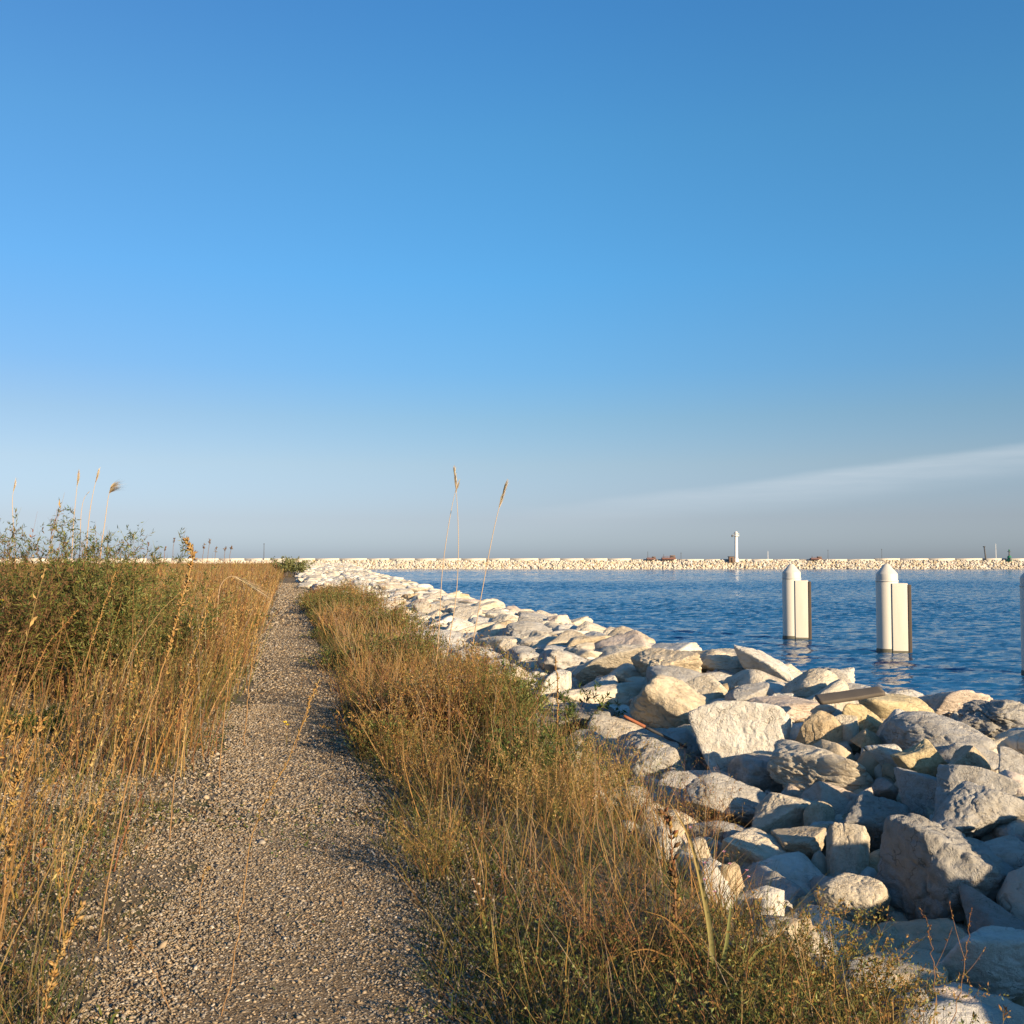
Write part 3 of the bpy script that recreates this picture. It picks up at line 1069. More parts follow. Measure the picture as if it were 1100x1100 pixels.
# ------------------------------------------------------------------ vegetation
STRAW = np.array((0.40, 0.27, 0.115)); GOLD = np.array((0.32, 0.19, 0.060)); RUSSET = np.array((0.20, 0.092, 0.042))
BROWN = np.array((0.15, 0.085, 0.042)); OLIVE = np.array((0.145, 0.135, 0.036)); GREEN = np.array((0.062, 0.095, 0.026)); PALEG = np.array((0.22, 0.23, 0.085))
GREYB = np.array((0.25, 0.20, 0.135))


def pick(rng, n, cols, probs, var=0.22):
    cols = np.array(cols)
    i = rng.choice(len(cols), n, p=np.array(probs) / np.sum(probs))
    return 0.88 * cols[i] * rng.uniform(1 - var, 1 + var, (n, 1)) * rng.uniform(0.92, 1.08, (n, 3))


def field_density(x, y):
    """how thickly the field left of the path is grown"""
    edge_x = np.interp(y, [3, 5.5, 7.5, 10, 18, 40], [-0.80, -0.66, -0.54, -0.46, -0.46, -0.50])
    d = sstep(0.0, 0.55, edge_x - x)
    nz = fb2(x, y, 0.55, 3, 41)
    d = d * np.clip(0.58 + nz * 1.1 + 0.9 * fb2(x, y, 1.5, 2, 42), 0.05, 1.2)
    d = d * (0.22 + 0.78 * sstep(4.5, 14.0, y - x * 0.3))
    return d


def field(mb, n, y0, y1, xw, h0, h1, w0, w1, podn, cols, probs, segs=3, lean=0.16, dens=True, low=False):
    y = rng.uniform(y0, y1, n)
    x = -0.5 - rng.random(n) ** 1.2 * xw(y)
    if dens:
        fd = field_density(x, y)
        if low:
            fd = np.maximum(fd, np.clip(0.10 + 1.2 * fb2(x, y, 1.1, 3, 45), 0, 0.7) * sstep(0.0, 0.3, -0.62 - x))
            h0, h1 = h0 * 0.8, h1 * (0.45 + 0.55 * float(y0 > 10))
        k = rng.random(n) < fd
        x, y = x[k], y[k]
    n = len(x)
    z = land_z(x, y)
    h = rng.uniform(h0, h1, n) * (0.85 + 0.9 * fb2(x, y, 1.1, 3, 43)) * np.where(rng.random(n) < 0.06, 1.3, 1.0)
    lx = rng.normal(0.12, lean, n) * h; ly = rng.normal(0.03, lean, n) * h
    tip = np.stack([lx, ly, h], 1)
    cv = np.stack([rng.normal(0.04, 0.10, n) * h, rng.normal(0, 0.10, n) * h, -rng.uniform(0, 0.10, n) * h], 1)
    b = np.stack([x, y, z - 0.02], 1)
    c = pick(rng, n, cols, probs)
    gp = np.clip(fb2(x, y, 0.45, 3, 47) * 2.2 - 0.25, 0, 0.75)[:, None] * (rng.random((n, 1)) < 0.75)
    c = c * (1 - gp) + pick(rng, n, [OLIVE, GREEN, BROWN], [.5, .25, .25]) * gp
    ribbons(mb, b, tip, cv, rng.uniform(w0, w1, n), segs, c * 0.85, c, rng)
    if podn:
        m = n * podn
        i = np.repeat(np.arange(n), podn)
        t = rng.uniform(0.42, 1.0, m)
        p = b[i] + tip[i] * t[:, None] + cv[i] * (t * t)[:, None]
        ax = norm(tip[i]) * 0.9 + rng.normal(0, 0.5, (m, 3))
        s = (h[i] * 0.010 + 0.009) * (1.25 - t * 0.5) * (0.75 + 0.075 * y[i])
        leaves(mb, p, ax, s * rng.uniform(0.8, 1.6, m), s * 0.45, c[i] * rng.uniform(0.85, 1.35, (m, 1)), rng, 0.35)


rng = np.random.default_rng(21)
mb = MB()
wedge = lambda y: 1.2 + 0.30 * y
GC, GP = [GOLD, STRAW, RUSSET, BROWN, OLIVE, GREYB], [0.28, 0.18, 0.22, 0.14, 0.10, 0.08]
field(mb, 5200, 3.2, 9.5, wedge, 0.40, 1.05, 0.0055, 0.010, 13, GC, GP, 4, 0.2)
field(mb, 1300, 3.2, 9.0, wedge, 0.6, 1.30, 0.005, 0.009, 26, [GOLD, STRAW, RUSSET], [.45, .4, .15], 5, 0.16)
field(mb, 1900, 3.3, 7.5, wedge, 0.35, 1.10, 0.004, 0.007, 18, [GOLD, STRAW, BROWN, GREYB], [.3, .35, .2, .15], 5, 0.20)
field(mb, 9500, 8, 20, wedge, 0.5, 1.18, 0.008, 0.014, 8, GC, GP, 3, 0.18)
field(mb, 19000, 18, 50, wedge, 0.6, 1.15, 0.016, 0.032, 3, GC, GP)
field(mb, 42000, 48, 150, lambda y: 1 + 0.34 * y, 0.65, 1.1, 0.025, 0.05, 0, GC, GP, 2)
field(mb, 30000, 150, 420, lambda y: 1 + 0.36 * y, 0.6, 1.0, 0.06, 0.13, 0, GC, GP, 2)
# low undergrowth: short bent blades and litter, dark colours painting shade into the gaps
field(mb, 60000, 3.0, 11, wedge, 0.06, 0.34, 0.003, 0.007, 0, [GREYB, OLIVE, GOLD, BROWN, GREEN], [0.14, 0.24, 0.08, 0.28, 0.26], 3, 0.55, low=True)
field(mb, 26000, 11, 30, wedge, 0.10, 0.45, 0.010, 0.018, 0, [GREYB, OLIVE, GOLD, BROWN, GREEN], [0.12, 0.24, 0.12, 0.30, 0.22], 3, 0.45)
tag(mb.obj('dry_grass', M_PLANT), 'golden dry grass and seeded weeds covering the field beside the path', 'grass', kind='stuff')

# sparse moss and rosettes between the stones near the camera
mb = MB()
n = 42000
x = rng.uniform(-2.8, 1.1, n); y = rng.uniform(2.8, 10, n)
k = (fb2(x, y, 1.6, 3, 61) > 0.0) & ((x < -0.55) | (x > 0.55) | (rng.random(n) < np.clip(fb2(x, y, 0.9, 3, 63) * 1.2 - 0.1, 0.02, 0.4)))
x, y = x[k], y[k]; n = len(x)
b = np.stack([x, y, land_z(x, y)], 1)
ax = np.stack([rng.normal(0, 1, n), rng.normal(0, 1, n), rng.uniform(0.2, 1.2, n)], 1)
leaves(mb, b, ax, rng.uniform(0.012, 0.05, n), rng.uniform(0.005, 0.014, n), pick(rng, n, [GREEN, OLIVE, BROWN, PALEG], [0.4, 0.35, 0.15, 0.1]), rng)
# dead stalk litter lying on the stones
n = 9000
x = rng.uniform(-3.5, 1.3, n); y = 2.8 + 12 * rng.random(n) ** 1.3
k = ((x < -0.6) | (x > 0.6) | (rng.random(n) < 0.06)) & (fb2(x, y, 1.1, 2, 67) > -0.25)
x, y = x[k], y[k]; n = len(x)
a = rng.uniform(0, 6.283, n); L = rng.uniform(0.03, 0.16, n)
ribbons(mb, np.stack([x, y, land_z(x, y) + 0.008], 1), np.stack([np.cos(a) * L, np.sin(a) * L, rng.uniform(-0.02, 0.16, n) * L], 1),
        np.stack([rng.normal(0, .2, n) * L, rng.normal(0, .2, n) * L, np.zeros(n)], 1), 0.0035 * np.ones(n), 2,
        pick(rng, n, [GREYB, BROWN, GOLD], [.4, .4, .2]), pick(rng, n, [GREYB, BROWN, STRAW], [.4, .4, .2]), rng)
tag(mb.obj('moss', M_PLANT), 'low dark moss and tiny leaves between the pebbles', 'moss', kind='stuff')


def twiggy(mb_stem, mb_leaf, rng, base, n, h, spread, stem_cols, stem_p, leaf_cols, leaf_p, twigs=6, leaf_per=6, leaf_len=0.022, leaf_w=0.006, lean=(0, 0), sw=0.004, base_r=0.08):
    """a wiry bushy clump: curving stems, side twigs in the upper part, small leaves on them"""
    base = np.asarray(base, float)
    a = rng.uniform(0, 2 * np.pi, n)
    rr = base_r * np.sqrt(rng.random(n))
    b = base + np.stack([np.cos(a) * rr, np.sin(a) * rr, np.full(n, -0.02)], 1)
    hh = h * rng.uniform(0.55, 1.05, n)
    a2 = a + rng.normal(0, 0.5, n)
    out = spread * rng.random(n) ** 0.7
    tip = np.stack([np.cos(a2) * out * 0.6 + lean[0] * hh, np.sin(a2) * out * 0.6 + lean[1] * hh, hh], 1)
    cv = np.stack([np.cos(a2) * out * 0.55, np.sin(a2) * out * 0.55, -out * 0.35], 1)
    c = pick(rng, n, stem_cols, stem_p)
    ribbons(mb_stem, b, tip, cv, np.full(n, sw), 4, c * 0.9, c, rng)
    m = n * twigs
    i = np.repeat(np.arange(n), twigs)
    t = rng.uniform(0.3, 1.0, m)
    p = b[i] + tip[i] * t[:, None] + cv[i] * (t * t)[:, None]
    d = norm(tip[i]) * 0.8 + rng.normal(0, 0.55, (m, 3)); d[:, 2] = np.abs(d[:, 2]) * 0.8 + 0.1
    L = h * rng.uniform(0.08, 0.26, m) * (1.15 - 0.6 * t)
    d = norm(d) * L[:, None]
    ribbons(mb_stem, p, d, rng.normal(0, 0.15, (m, 3)) * L[:, None], np.full(m, sw * 0.6), 2, c[i], c[i] * 1.1, rng)
    if leaf_per:
        q = m * leaf_per
        j = np.repeat(np.arange(m), leaf_per)
        t2 = rng.random(q)
        lp = p[j] + d[j] * t2[:, None]
        la = norm(d[j]) * 0.7 + rng.normal(0, 0.6, (q, 3))
        leaves(mb_leaf, lp, la, leaf_len * rng.uniform(0.6, 1.4, q), leaf_w * rng.uniform(0.7, 1.4, q), pick(rng, q, leaf_cols, leaf_p, 0.3), rng)


# the verge between path and rocks: mass of wiry scrub
rng = np.random.default_rng(33)
mb = MB()


def verge_edge(y):
    return 0.60 + 0.13 * np.sin(y * 1.1) + 0.07 * np.sin(y * 2.7 + 1) + 0.22 * sstep(6.5, 3, y)


TYPES = [([GOLD, RUSSET, BROWN], [GOLD, OLIVE, BROWN]), ([OLIVE, RUSSET, BROWN], [OLIVE, GREEN, PALEG]), ([BROWN, OLIVE, RUSSET], [GREEN, OLIVE, PALEG]),
         ([GOLD, RUSSET, STRAW], [GOLD, OLIVE, STRAW]), ([RUSSET, GREYB, GOLD], [GOLD, RUSSET, GREYB])]
for _ in range(2500):
    y = 2.3 + 43 * rng.random() ** 1.7
    x = rng.uniform(verge_edge(y), 2.55 + 0.2 * math.sin(y * 1.3) + 0.30 * float(sstep(5, 8, y) * (1 - sstep(16, 24, y))))
    nz = float(fb2(x, y, 0.75, 3, 71)[0])
    if rng.random() < 0.58 - nz * 2.2: continue
    if y < 6.5 and x > 1.55 + 0.14 * y: continue
    if x < verge_edge(y) + 0.22 and rng.random() < 0.6: continue
    h = (0.20 + 0.22 * rng.random() + 0.85 * max(nz, 0)) * (0.75 + 0.27 * (x - 0.6))
    h *= 0.80 + 0.20 * float(sstep(3.5, 8.0, y))
    tn = float(fb2(x, y, 0.8, 2, 81)[0]) * 1.9 + rng.normal(0, 0.14) - 0.34 * float(sstep(5.5, 7, y) * (1 - sstep(14, 20, y))) + (0.18 if y < 5.5 else 0)
    ty = 2 if tn < -0.38 else 1 if tn < 0.02 else 0 if tn < 0.26 else 3 if tn < 0.5 else 4
    sc, lc = TYPES[ty]
    z0 = float(land_z(x, y)[0])
    if y > 14:
        twiggy(mb, mb, rng, (x, y, z0), 10, h * 1.15, 0.30, sc, [.5, .3, .2], lc, [.5, .3, .2], 3, 3, 0.05, 0.018, sw=0.014, base_r=0.16)
    elif y > 8.5:
        if ty == 2: twiggy(mb, mb, rng, (x, y, z0), 9, h, 0.24, sc, [.5, .3, .2], lc, [.5, .3, .2], 5, 6, 0.040, 0.014, sw=0.007, base_r=0.13)
        else: twiggy(mb, mb, rng, (x, y, z0), 10, h, 0.26, sc, [.5, .3, .2], lc, [.5, .3, .2], 5, 4, 0.026, 0.0095, sw=0.0078, base_r=0.13)
    else:
        twiggy(mb, mb, rng, (x, y, z0), 11, h, 0.25, sc, [.5, .3, .2], lc, [.5, .3, .2], 7, 3, 0.017, 0.0058, sw=0.0046, base_r=0.12)
# long bare stems standing out of the scrub, many leaning
n = 3600
y = 2.6 + 26 * rng.random(n) ** 1.5; x = rng.uniform(0.75, 2.6, n)
k = (x > verge_edge(y) + 0.05) & ~((y < 6.5) & (x > 1.5 + 0.14 * y))
x, y = x[k], y[k]; n = len(x)
h = rng.uniform(0.25, 0.75, n) * (0.55 + 0.45 * sstep(3.5, 8, y))
ribbons(mb, np.stack([x, y, land_z(x, y) - 0.01], 1), np.stack([rng.normal(-.05, .3, n) * h, rng.normal(0, .3, n) * h, h], 1),
        np.stack([rng.normal(0, .2, n) * h, rng.normal(0, .2, n) * h, -rng.uniform(0, .12, n) * h], 1), 0.0036 + 0.0006 * y, 4,
        pick(rng, n, [RUSSET, GOLD, GREYB], [.4, .3, .3]), pick(rng, n, [STRAW, GOLD, GREYB, RUSSET], [.3, .3, .2, .2]), rng)
# grass blades and litter low in the verge, dark colours stand in for shade
n = 26000
y = 2.3 + 30 * rng.random(n) ** 1.5; x = rng.uniform(0.55, 2.6, n)
k = x > verge_edge(y) - 0.06
x, y = x[k], y[k]; n = len(x)
h = rng.uniform(0.06, 0.32, n)
ribbons(mb, np.stack([x, y, land_z(x, y) - 0.01], 1), np.stack([rng.normal(0, .5, n) * h, rng.normal(0, .5, n) * h, h], 1),
        np.stack([rng.normal(0, .3, n) * h, rng.normal(0, .3, n) * h, -rng.uniform(0, .3, n) * h], 1), 0.003 + 0.0004 * y, 3,
        pick(rng, n, [BROWN, OLIVE, GREEN], [.4, .3, .3]), pick(rng, n, [BROWN, OLIVE, GREEN, GOLD], [.25, .3, .35, .1]), rng)
tag(mb.obj('scrub', M_PLANT), 'brown and olive wiry scrub filling the verge between path and rocks', 'scrub', kind='stuff')

# ---- single clumps that stand out
def clump(name, label, cat, px, py, zz, n, h, spread, sc, sp, lc, lp, group=None, **kw):
    """base found where the pixel's ray meets height zz; parts stems and leaves"""
    p = on_z(px, py, zz)
    p[2] = float(land_z(p[0], p[1])[0])
    root = thing(name, label, cat, p, group)
    ms, ml = MB(), MB()
    twiggy(ms, ml, rng, p, n, h, spread, sc, sp, lc, lp, **kw)
    ms.obj('stems', M_STEM, root, p)
    if ml.n: ml.obj('leaves', M_PLANT, root, p)
    return root


rng = np.random.default_rng(52)
G3 = [.5, .3, .2]
clump('wiry_bush', 'large golden wiry bush, thick and hazy, in front of the shaded boulders', 'bush', 600, 905, -0.1, 150, 0.62, 0.48, [GOLD, OLIVE, RUSSET], G3, [STRAW, GOLD, OLIVE], G3, 'wiry bushes on the verge', twigs=8, leaf_per=6, leaf_len=0.014, leaf_w=0.005, sw=0.003, base_r=0.22)
clump('wiry_bush', 'golden green low bush spilling at the bottom edge before the rocks', 'bush', 868, 1120, -0.15, 150, 0.36, 0.42, [OLIVE, GOLD, BROWN], G3, [GOLD, OLIVE, PALEG], G3, 'wiry bushes on the verge', twigs=9, leaf_per=7, leaf_len=0.014, leaf_w=0.005, sw=0.0028, base_r=0.26)
clump('wiry_bush', 'olive broom like tuft spreading over the edge of the gravel path', 'bush', 468, 940, 0.0, 70, 0.42, 0.30, [GOLD, OLIVE, RUSSET], G3, [OLIVE, GOLD, STRAW], G3, 'wiry bushes on the verge', twigs=7, leaf_per=4, leaf_len=0.016, leaf_w=0.004, sw=0.003, base_r=0.07)
clump('wiry_bush', 'russet stemmed bush halfway along the verge, upright and open', 'bush', 388, 765, 0.0, 80, 0.78, 0.40, [RUSSET, GOLD, RUSSET], G3, [GOLD, STRAW, OLIVE], G3, 'wiry bushes on the verge', twigs=5, leaf_per=3, leaf_len=0.02, leaf_w=0.006, sw=0.005, base_r=0.22)
clump('wiry_bush', 'second russet bush just behind the first, with redder tips', 'bush', 425, 745, 0.0, 80, 0.72, 0.45, [RUSSET, BROWN, GOLD], G3, [RUSSET, GOLD, OLIVE], G3, 'wiry bushes on the verge', twigs=5, leaf_per=3, leaf_len=0.02, leaf_w=0.006, sw=0.005, base_r=0.22)
clump('wiry_bush', 'small olive bush where the far path narrows, against white rocks', 'bush', 352, 660, 0.0, 70, 0.72, 0.55, [OLIVE, GOLD, GREEN], G3, [OLIVE, PALEG, GOLD], G3, 'wiry bushes on the verge', twigs=5, leaf_per=4, leaf_len=0.05, leaf_w=0.02, sw=0.014, base_r=0.4)
clump('wiry_bush', 'reddish brown tangled bush beside the sedge at the bottom', 'bush', 690, 1060, -0.1, 90, 0.42, 0.34, [RUSSET, BROWN, GOLD], G3, [RUSSET, BROWN, GOLD], G3, 'wiry bushes on the verge', twigs=7, leaf_per=3, leaf_len=0.012, leaf_w=0.004, sw=0.003, base_r=0.2)
clump('leafy_weed', 'dark green leafy weed leaning over the long cream slab', 'weed', 620, 790, -0.25, 22, 0.74, 0.40, [BROWN, GREEN, OLIVE], G3, [GREEN, GREEN, PALEG], G3, 'green weeds on the verge', twigs=7, leaf_per=7, leaf_len=0.065, leaf_w=0.016, sw=0.006, base_r=0.08, lean=(0.12, 0))
clump('leafy_weed', 'green bushy weed at the rock edge left of the white stone', 'weed', 545, 790, -0.1, 40, 0.66, 0.36, [OLIVE, GREEN, BROWN], G3, [GREEN, OLIVE, PALEG], G3, 'green weeds on the verge', twigs=9, leaf_per=9, leaf_len=0.045, leaf_w=0.013, sw=0.005, base_r=0.12)
clump('leafy_weed', 'small bright green weed at the foot of the russet bush', 'weed', 402, 806, 0.0, 36, 0.30, 0.24, [GREEN, OLIVE, GREEN], G3, [GREEN, PALEG, GREEN], G3, 'green weeds on the verge', twigs=6, leaf_per=6, leaf_len=0.035, leaf_w=0.013, sw=0.004, base_r=0.1)
clump('leafy_weed', 'dark green low weed in the middle of the verge scrub', 'weed', 560, 850, -0.05, 46, 0.50, 0.34, [GREEN, OLIVE, BROWN], G3, [GREEN, GREEN, OLIVE], G3, 'green weeds on the verge', twigs=7, leaf_per=6, leaf_len=0.035, leaf_w=0.011, sw=0.004, base_r=0.14)
clump('leafy_weed', 'little green weed in the gap below the rusty rod', 'weed', 655, 860, -0.3, 14, 0.30, 0.16, [GREEN, OLIVE, BROWN], G3, [GREEN, PALEG, OLIVE], G3, 'green weeds on the verge', twigs=6, leaf_per=6, leaf_len=0.035, leaf_w=0.011, sw=0.004, base_r=0.05)
clump('leafy_weed', 'dense dark green weed low among dry stalks at the left edge', 'weed', 32, 800, 0.0, 60, 0.30, 0.32, [GREEN, OLIVE, GREEN], G3, [GREEN, GREEN, OLIVE], G3, 'green weeds in the field', twigs=7, leaf_per=7, leaf_len=0.035, leaf_w=0.009, sw=0.004, base_r=0.24)
clump('leafy_weed', 'green patch of weed inside the golden grass near the bowed plume', 'weed', 242, 680, 0.1, 50, 0.62, 0.5, [GREEN, OLIVE, GREEN], G3, [GREEN, OLIVE, OLIVE], G3, 'green weeds in the field', twigs=6, leaf_per=6, leaf_len=0.07, leaf_w=0.022, sw=0.010, base_r=0.35)
clump('grass_tuft', 'short green grass tuft growing alone on the gravel path', 'grass tuft', 462, 1045, 0.0, 40, 0.10, 0.09, [GREEN, OLIVE, PALEG], G3, [GREEN, OLIVE, OLIVE], G3, twigs=1, leaf_per=0, sw=0.003, base_r=0.03)
clump('grass_tuft', 'small olive grass tuft at the edge of the path by the broom tuft', 'grass tuft', 412, 905, 0.0, 40, 0.14, 0.12, [OLIVE, GREYB, GREEN], G3, [GREEN, OLIVE, OLIVE], G3, twigs=1, leaf_per=0, sw=0.003, base_r=0.04)

# ---- leafy shrubs at the left and far bush
def shrub(label, px, depth, h, spread, n, lc, leaf_len, leaf_w, tw=9, lp=9):
    p = at(px, HOR, depth); p[2] = float(land_z(p[0], p[1])[0])
    root = thing('leafy_shrub', label, 'shrub', p, 'leafy shrubs in the field')
    ms, ml = MB(), MB()
    twiggy(ms, ml, rng, p, n, h, spread, [BROWN, OLIVE, RUSSET], G3, lc, [.45, .35, .2], twigs=tw, leaf_per=lp, leaf_len=leaf_len, leaf_w=leaf_w, sw=0.010, base_r=0.3)
    ms.obj('stems', M_STEM, root, p); ml.obj('leaves', M_PLANT, root, p)


shrub('tall green leafy shrub at the picture edge, highest of the shrubs', 28, 11.5, 1.98, 0.95, 80, [OLIVE, GREEN, BROWN], 0.050, 0.0105, 13, 13)
shrub('green leafy shrub standing under the three pale plumes', 84, 11.0, 1.78, 0.80, 80, [OLIVE, GREEN, BROWN], 0.050, 0.0105, 13, 13)
shrub('small pointed green shrub, nearest the tall curled stalk', 122, 10.6, 1.92, 0.50, 44, [GREEN, OLIVE, PALEG], 0.050, 0.0105, 13, 13)
shrub('low green shrub behind the pointed one with bluish leaves', 158, 13.0, 1.62, 0.8, 60, [GREEN, OLIVE, PALEG], 0.052, 0.011, 12, 12)
shrub('brownish shrub half hidden in golden stalks at the edge', -16, 9.6, 1.66, 0.8, 70, [BROWN, OLIVE, GREEN], 0.050, 0.0105, 13, 13)
p = at(313, 606, 100.0); p[2] = 0
root = thing('round_bush', 'round grey green bush at the far end of the path', 'bush', p)
ms, ml = MB(), MB()
twiggy(ms, ml, rng, p, 60, 2.1, 1.3, [BROWN, OLIVE, RUSSET], G3, [(0.15, 0.17, 0.085), PALEG, OLIVE], [.5, .35, .15], twigs=9, leaf_per=8, leaf_len=0.18, leaf_w=0.07, sw=0.03, base_r=0.7)
ms.obj('stems', M_STEM, root, p); ml.obj('leaves', M_PLANT, root, p)


# ---- tall dry stalks with seed pods
def stalk(label, pts, depth, r, podfrac, npod, plen, cols=(GOLD, STRAW), curl=False, name='dry_stalk', cat='dry stalk', group='tall dry stalks', branches=0, sc=np.array((0.25, 0.15, 0.075))):
    """pts: photo pixels from the foot to the tip, all at one depth (the foot stands on the ground there)"""
    P = np.array([at(a, b, depth) for a, b in pts])
    g = float(land_z(P[0, 0], P[0, 1])[0])
    P[:, 2] += (g - 0.02 - P[0, 2]) * np.linspace(1, 0, len(P)) ** 3
    # smooth resampling
    tt = np.linspace(0, len(P) - 1, 26)
    S = np.stack([np.interp(tt, np.arange(len(P)), P[:, k]) for k in range(3)], 1)
    for _ in range(3):
        S[1:-1] = (S[:-2] + 2 * S[1:-1] + S[2:]) / 4
    root = thing(name, label, cat, S[0], group)
    r = r * 0.75
    S[2:-1] += rng.normal(0, 0.0035, (23, 3))
    ms = MB()
    tube(ms, S, r, r * 0.45, 5, sc * 0.9, np.array(cols[0]))
    sources = [(S, podfrac, npod)]
    spikes = []
    for bq in range(branches):
        i0 = int(rng.integers(10, 22))
        d = norm(S[min(i0 + 2, 25)] - S[i0 - 2]) + RGT * rng.choice([-1, 1]) * rng.uniform(0.4, 0.8) + rng.normal(0, 0.15, 3)
        L = rng.uniform(0.15, 0.32) * np.linalg.norm(S[-1] - S[0])
        B = bez(S[i0], S[i0] + norm(d) * L * 0.5, S[i0] + norm(d) * L * 0.9 + np.array((0, 0, L * 0.25)), 7)
        tube(ms, B, r * 0.55, r * 0.3, 4, sc, np.array(cols[0]))
        sources.append((B, 0.35, npod // 3))
    for (Q_, pf, npd) in sources:
        m = npd
        mp = MB()
        spikes.append(mp)
        t = rng.uniform(1 - pf, 1.0, m)
        fi = t * (len(Q_) - 1)
        p0 = np.stack([np.interp(fi, np.arange(len(Q_)), Q_[:, k]) for k in range(3)], 1)
        tg = norm(np.stack([np.interp(fi, np.arange(len(Q_)), np.gradient(Q_[:, k])) for k in range(3)], 1))
        ax = tg * 0.9 + rng.normal(0, 0.55, (m, 3))
        pods(mp, p0, ax, plen * rng.uniform(0.6, 1.25, m), plen * 0.20 * rng.uniform(0.7, 1.3, m), pick(rng, m, cols, [1] * len(cols), 0.25), rng)
    ms.obj('stem', M_STEM, root, S[0], smooth=True)
    for mp in spikes:
        if mp.n: mp.obj('seed_spike', M_PLANT, root, S[0])
    return root


rng = np.random.default_rng(88)
stalk('tallest dry stalk, rising above the horizon with a curled brown head', [(105, 1012), (118, 930), (140, 820), (158, 765), (176, 717), (190, 668), (200, 625), (207, 600), (206, 588), (200, 581)], 4.3, 0.0055, 0.55, 150, 0.026)
stalk('thick golden stalk packed with big pods in the bottom corner', [(38, 1135), (48, 1085), (60, 1040), (74, 1000), (90, 972)], 3.45, 0.005, 0.85, 70, 0.032)
stalk('dry stalk with pods midway up, behind the corner stalk', [(62, 1010), (72, 960), (88, 905), (102, 868), (120, 820), (148, 765)], 4.25, 0.005, 0.55, 80, 0.026)
stalk('branching golden stalk cut by the picture edge, with curling pods', [(-6, 1062), (2, 990), (6, 930), (12, 870), (20, 830), (28, 797)], 3.9, 0.005, 0.6, 90, 0.032, branches=3)
stalk('slender red stalk leaning over the middle of the path', [(236, 1092), (254, 1020), (262, 960), (266, 915), (275, 880), (292, 850), (318, 800), (342, 733)], 3.65, 0.0035, 0.45, 60, 0.018)
stalk('short broken stalk bent over with a brown flower head', [(186, 1096), (172, 1060), (160, 1035), (148, 1018), (136, 1008)], 3.7, 0.0035, 0.25, 22, 0.02, (BROWN, GOLD))
stalk('thin golden stalk standing by itself beside the path gravel', [(214, 985), (216, 950), (221, 935), (226, 930)], 4.7, 0.003, 0.6, 24, 0.018)
stalk('pale pair stalk with lance pods in front of the tall curled one', [(182, 900), (186, 850), (192, 800), (199, 740), (212, 690), (226, 640)], 5.9, 0.0055, 0.5, 90, 0.026)
stalk('upright dry stalk between the tall curled one and the path', [(236, 832), (239, 780), (245, 730), (252, 680), (254, 650)], 7.3, 0.006, 0.5, 70, 0.03)
stalk('straw coloured straight stalk on the brink of the path', [(262, 800), (266, 750), (272, 700), (278, 660)], 9.0, 0.007, 0.5, 70, 0.035)
stalk('red brown stalk slanting over the green weed at the edge', [(4, 800), (26, 740), (52, 690), (84, 655)], 8.0, 0.006, 0.5, 70, 0.03, (GOLD, RUSSET))
stalk('pale slanting stalk crossing before the pointed shrub', [(60, 790), (80, 740), (98, 690), (112, 650), (124, 615)], 8.6, 0.007, 0.5, 70, 0.03)
stalk('small yellow podded stalk on the path beside the verge', [(316, 812), (324, 780), (333, 755), (341, 737)], 8.8, 0.005, 0.5, 30, 0.03)
stalk('reddish dead stem standing at the edge of the rocks', [(598, 800), (599, 765), (599, 735), (597, 706)], 8.4, 0.010, 0.9, 60, 0.03, (GOLD, RUSSET))
stalk('brown sheathed dead sedge stalk rising from the red bush', [(724, 1075), (727, 1010), (725, 950), (721, 900), (714, 868)], 4.0, 0.0065, 0.95, 60, 0.040, (RUSSET, GOLD, BROWN))
stalk('thin bare twig with buds against the dark boulder', [(1003, 1110), (1004, 1060), (1003, 1020), (996, 990), (988, 977)], 3.4, 0.0024, 0.4, 14, 0.012, (RUSSET, GOLD), branches=1)
stalk('forked bare twig nearest the bottom corner', [(1006, 1106), (1022, 1070), (1034, 1045), (1040, 1010), (1044, 976)], 3.4, 0.0024, 0.4, 16, 0.012, (RUSSET, GOLD), branches=2)


# ---- plumed reeds
def reed(label, pts, depth, r, plume, style, n=80, group='plumed reeds'):
    P = np.array([at(a, b, depth) for a, b in pts])
    g = float(land_z(P[0, 0], P[0, 1])[0])
    P[0, 2] = g - 0.02
    tt = np.linspace(0, len(P) - 1, 24)
    S = np.stack([np.interp(tt, np.arange(len(P)), P[:, k]) for k in range(3)], 1)
    for _ in range(4):
        S[1:-1] = (S[:-2] + 2 * S[1:-1] + S[2:]) / 4
    root = thing('plumed_reed', label, 'reed', S[0], group)
    ms, mp = MB(), MB()
    tube(ms, S, r, r * 0.4, 5, (0.40, 0.27, 0.17), (0.42, 0.33, 0.21))
    t = rng.uniform(1 - plume, 1.0, n)
    fi = t * 23
    p0 = np.stack([np.interp(fi, np.arange(24), S[:, k]) for k in range(3)], 1)
    tg = norm(S[-1] - S[-5])
    L = plume * np.linalg.norm(S[-1] - S[0])
    wind = RGT * 1.0
    s = 0.22 if style == 'tight' else 0.55
    d = tg[None] * 1.0 + rng.normal(0, s * 0.5, (n, 3)) + wind[None] * (0.1 if style == 'tight' else 0.55)
    ln = L * (0.22 if style == 'tight' else 0.5) * rng.uniform(0.6, 1.2, n)
    d = norm(d) * ln[:, None]
    c = pick(rng, n, [(0.50, 0.40, 0.26), (0.44, 0.34, 0.21), (0.56, 0.48, 0.35)], [1, 1, 1])
    ribbons(mp, p0, d, wind[None] * ln[:, None] * (0.05 if style == 'tight' else 0.35) - np.array((0, 0, 1)) * ln[:, None] * (0.0 if style == 'tight' else 0.25),
            np.full(n, r * 1.9), 3, c, c, rng)
    ms.obj('stem', M_STEM, root, S[0]); mp.obj('plume', M_PLANT, root, S[0])


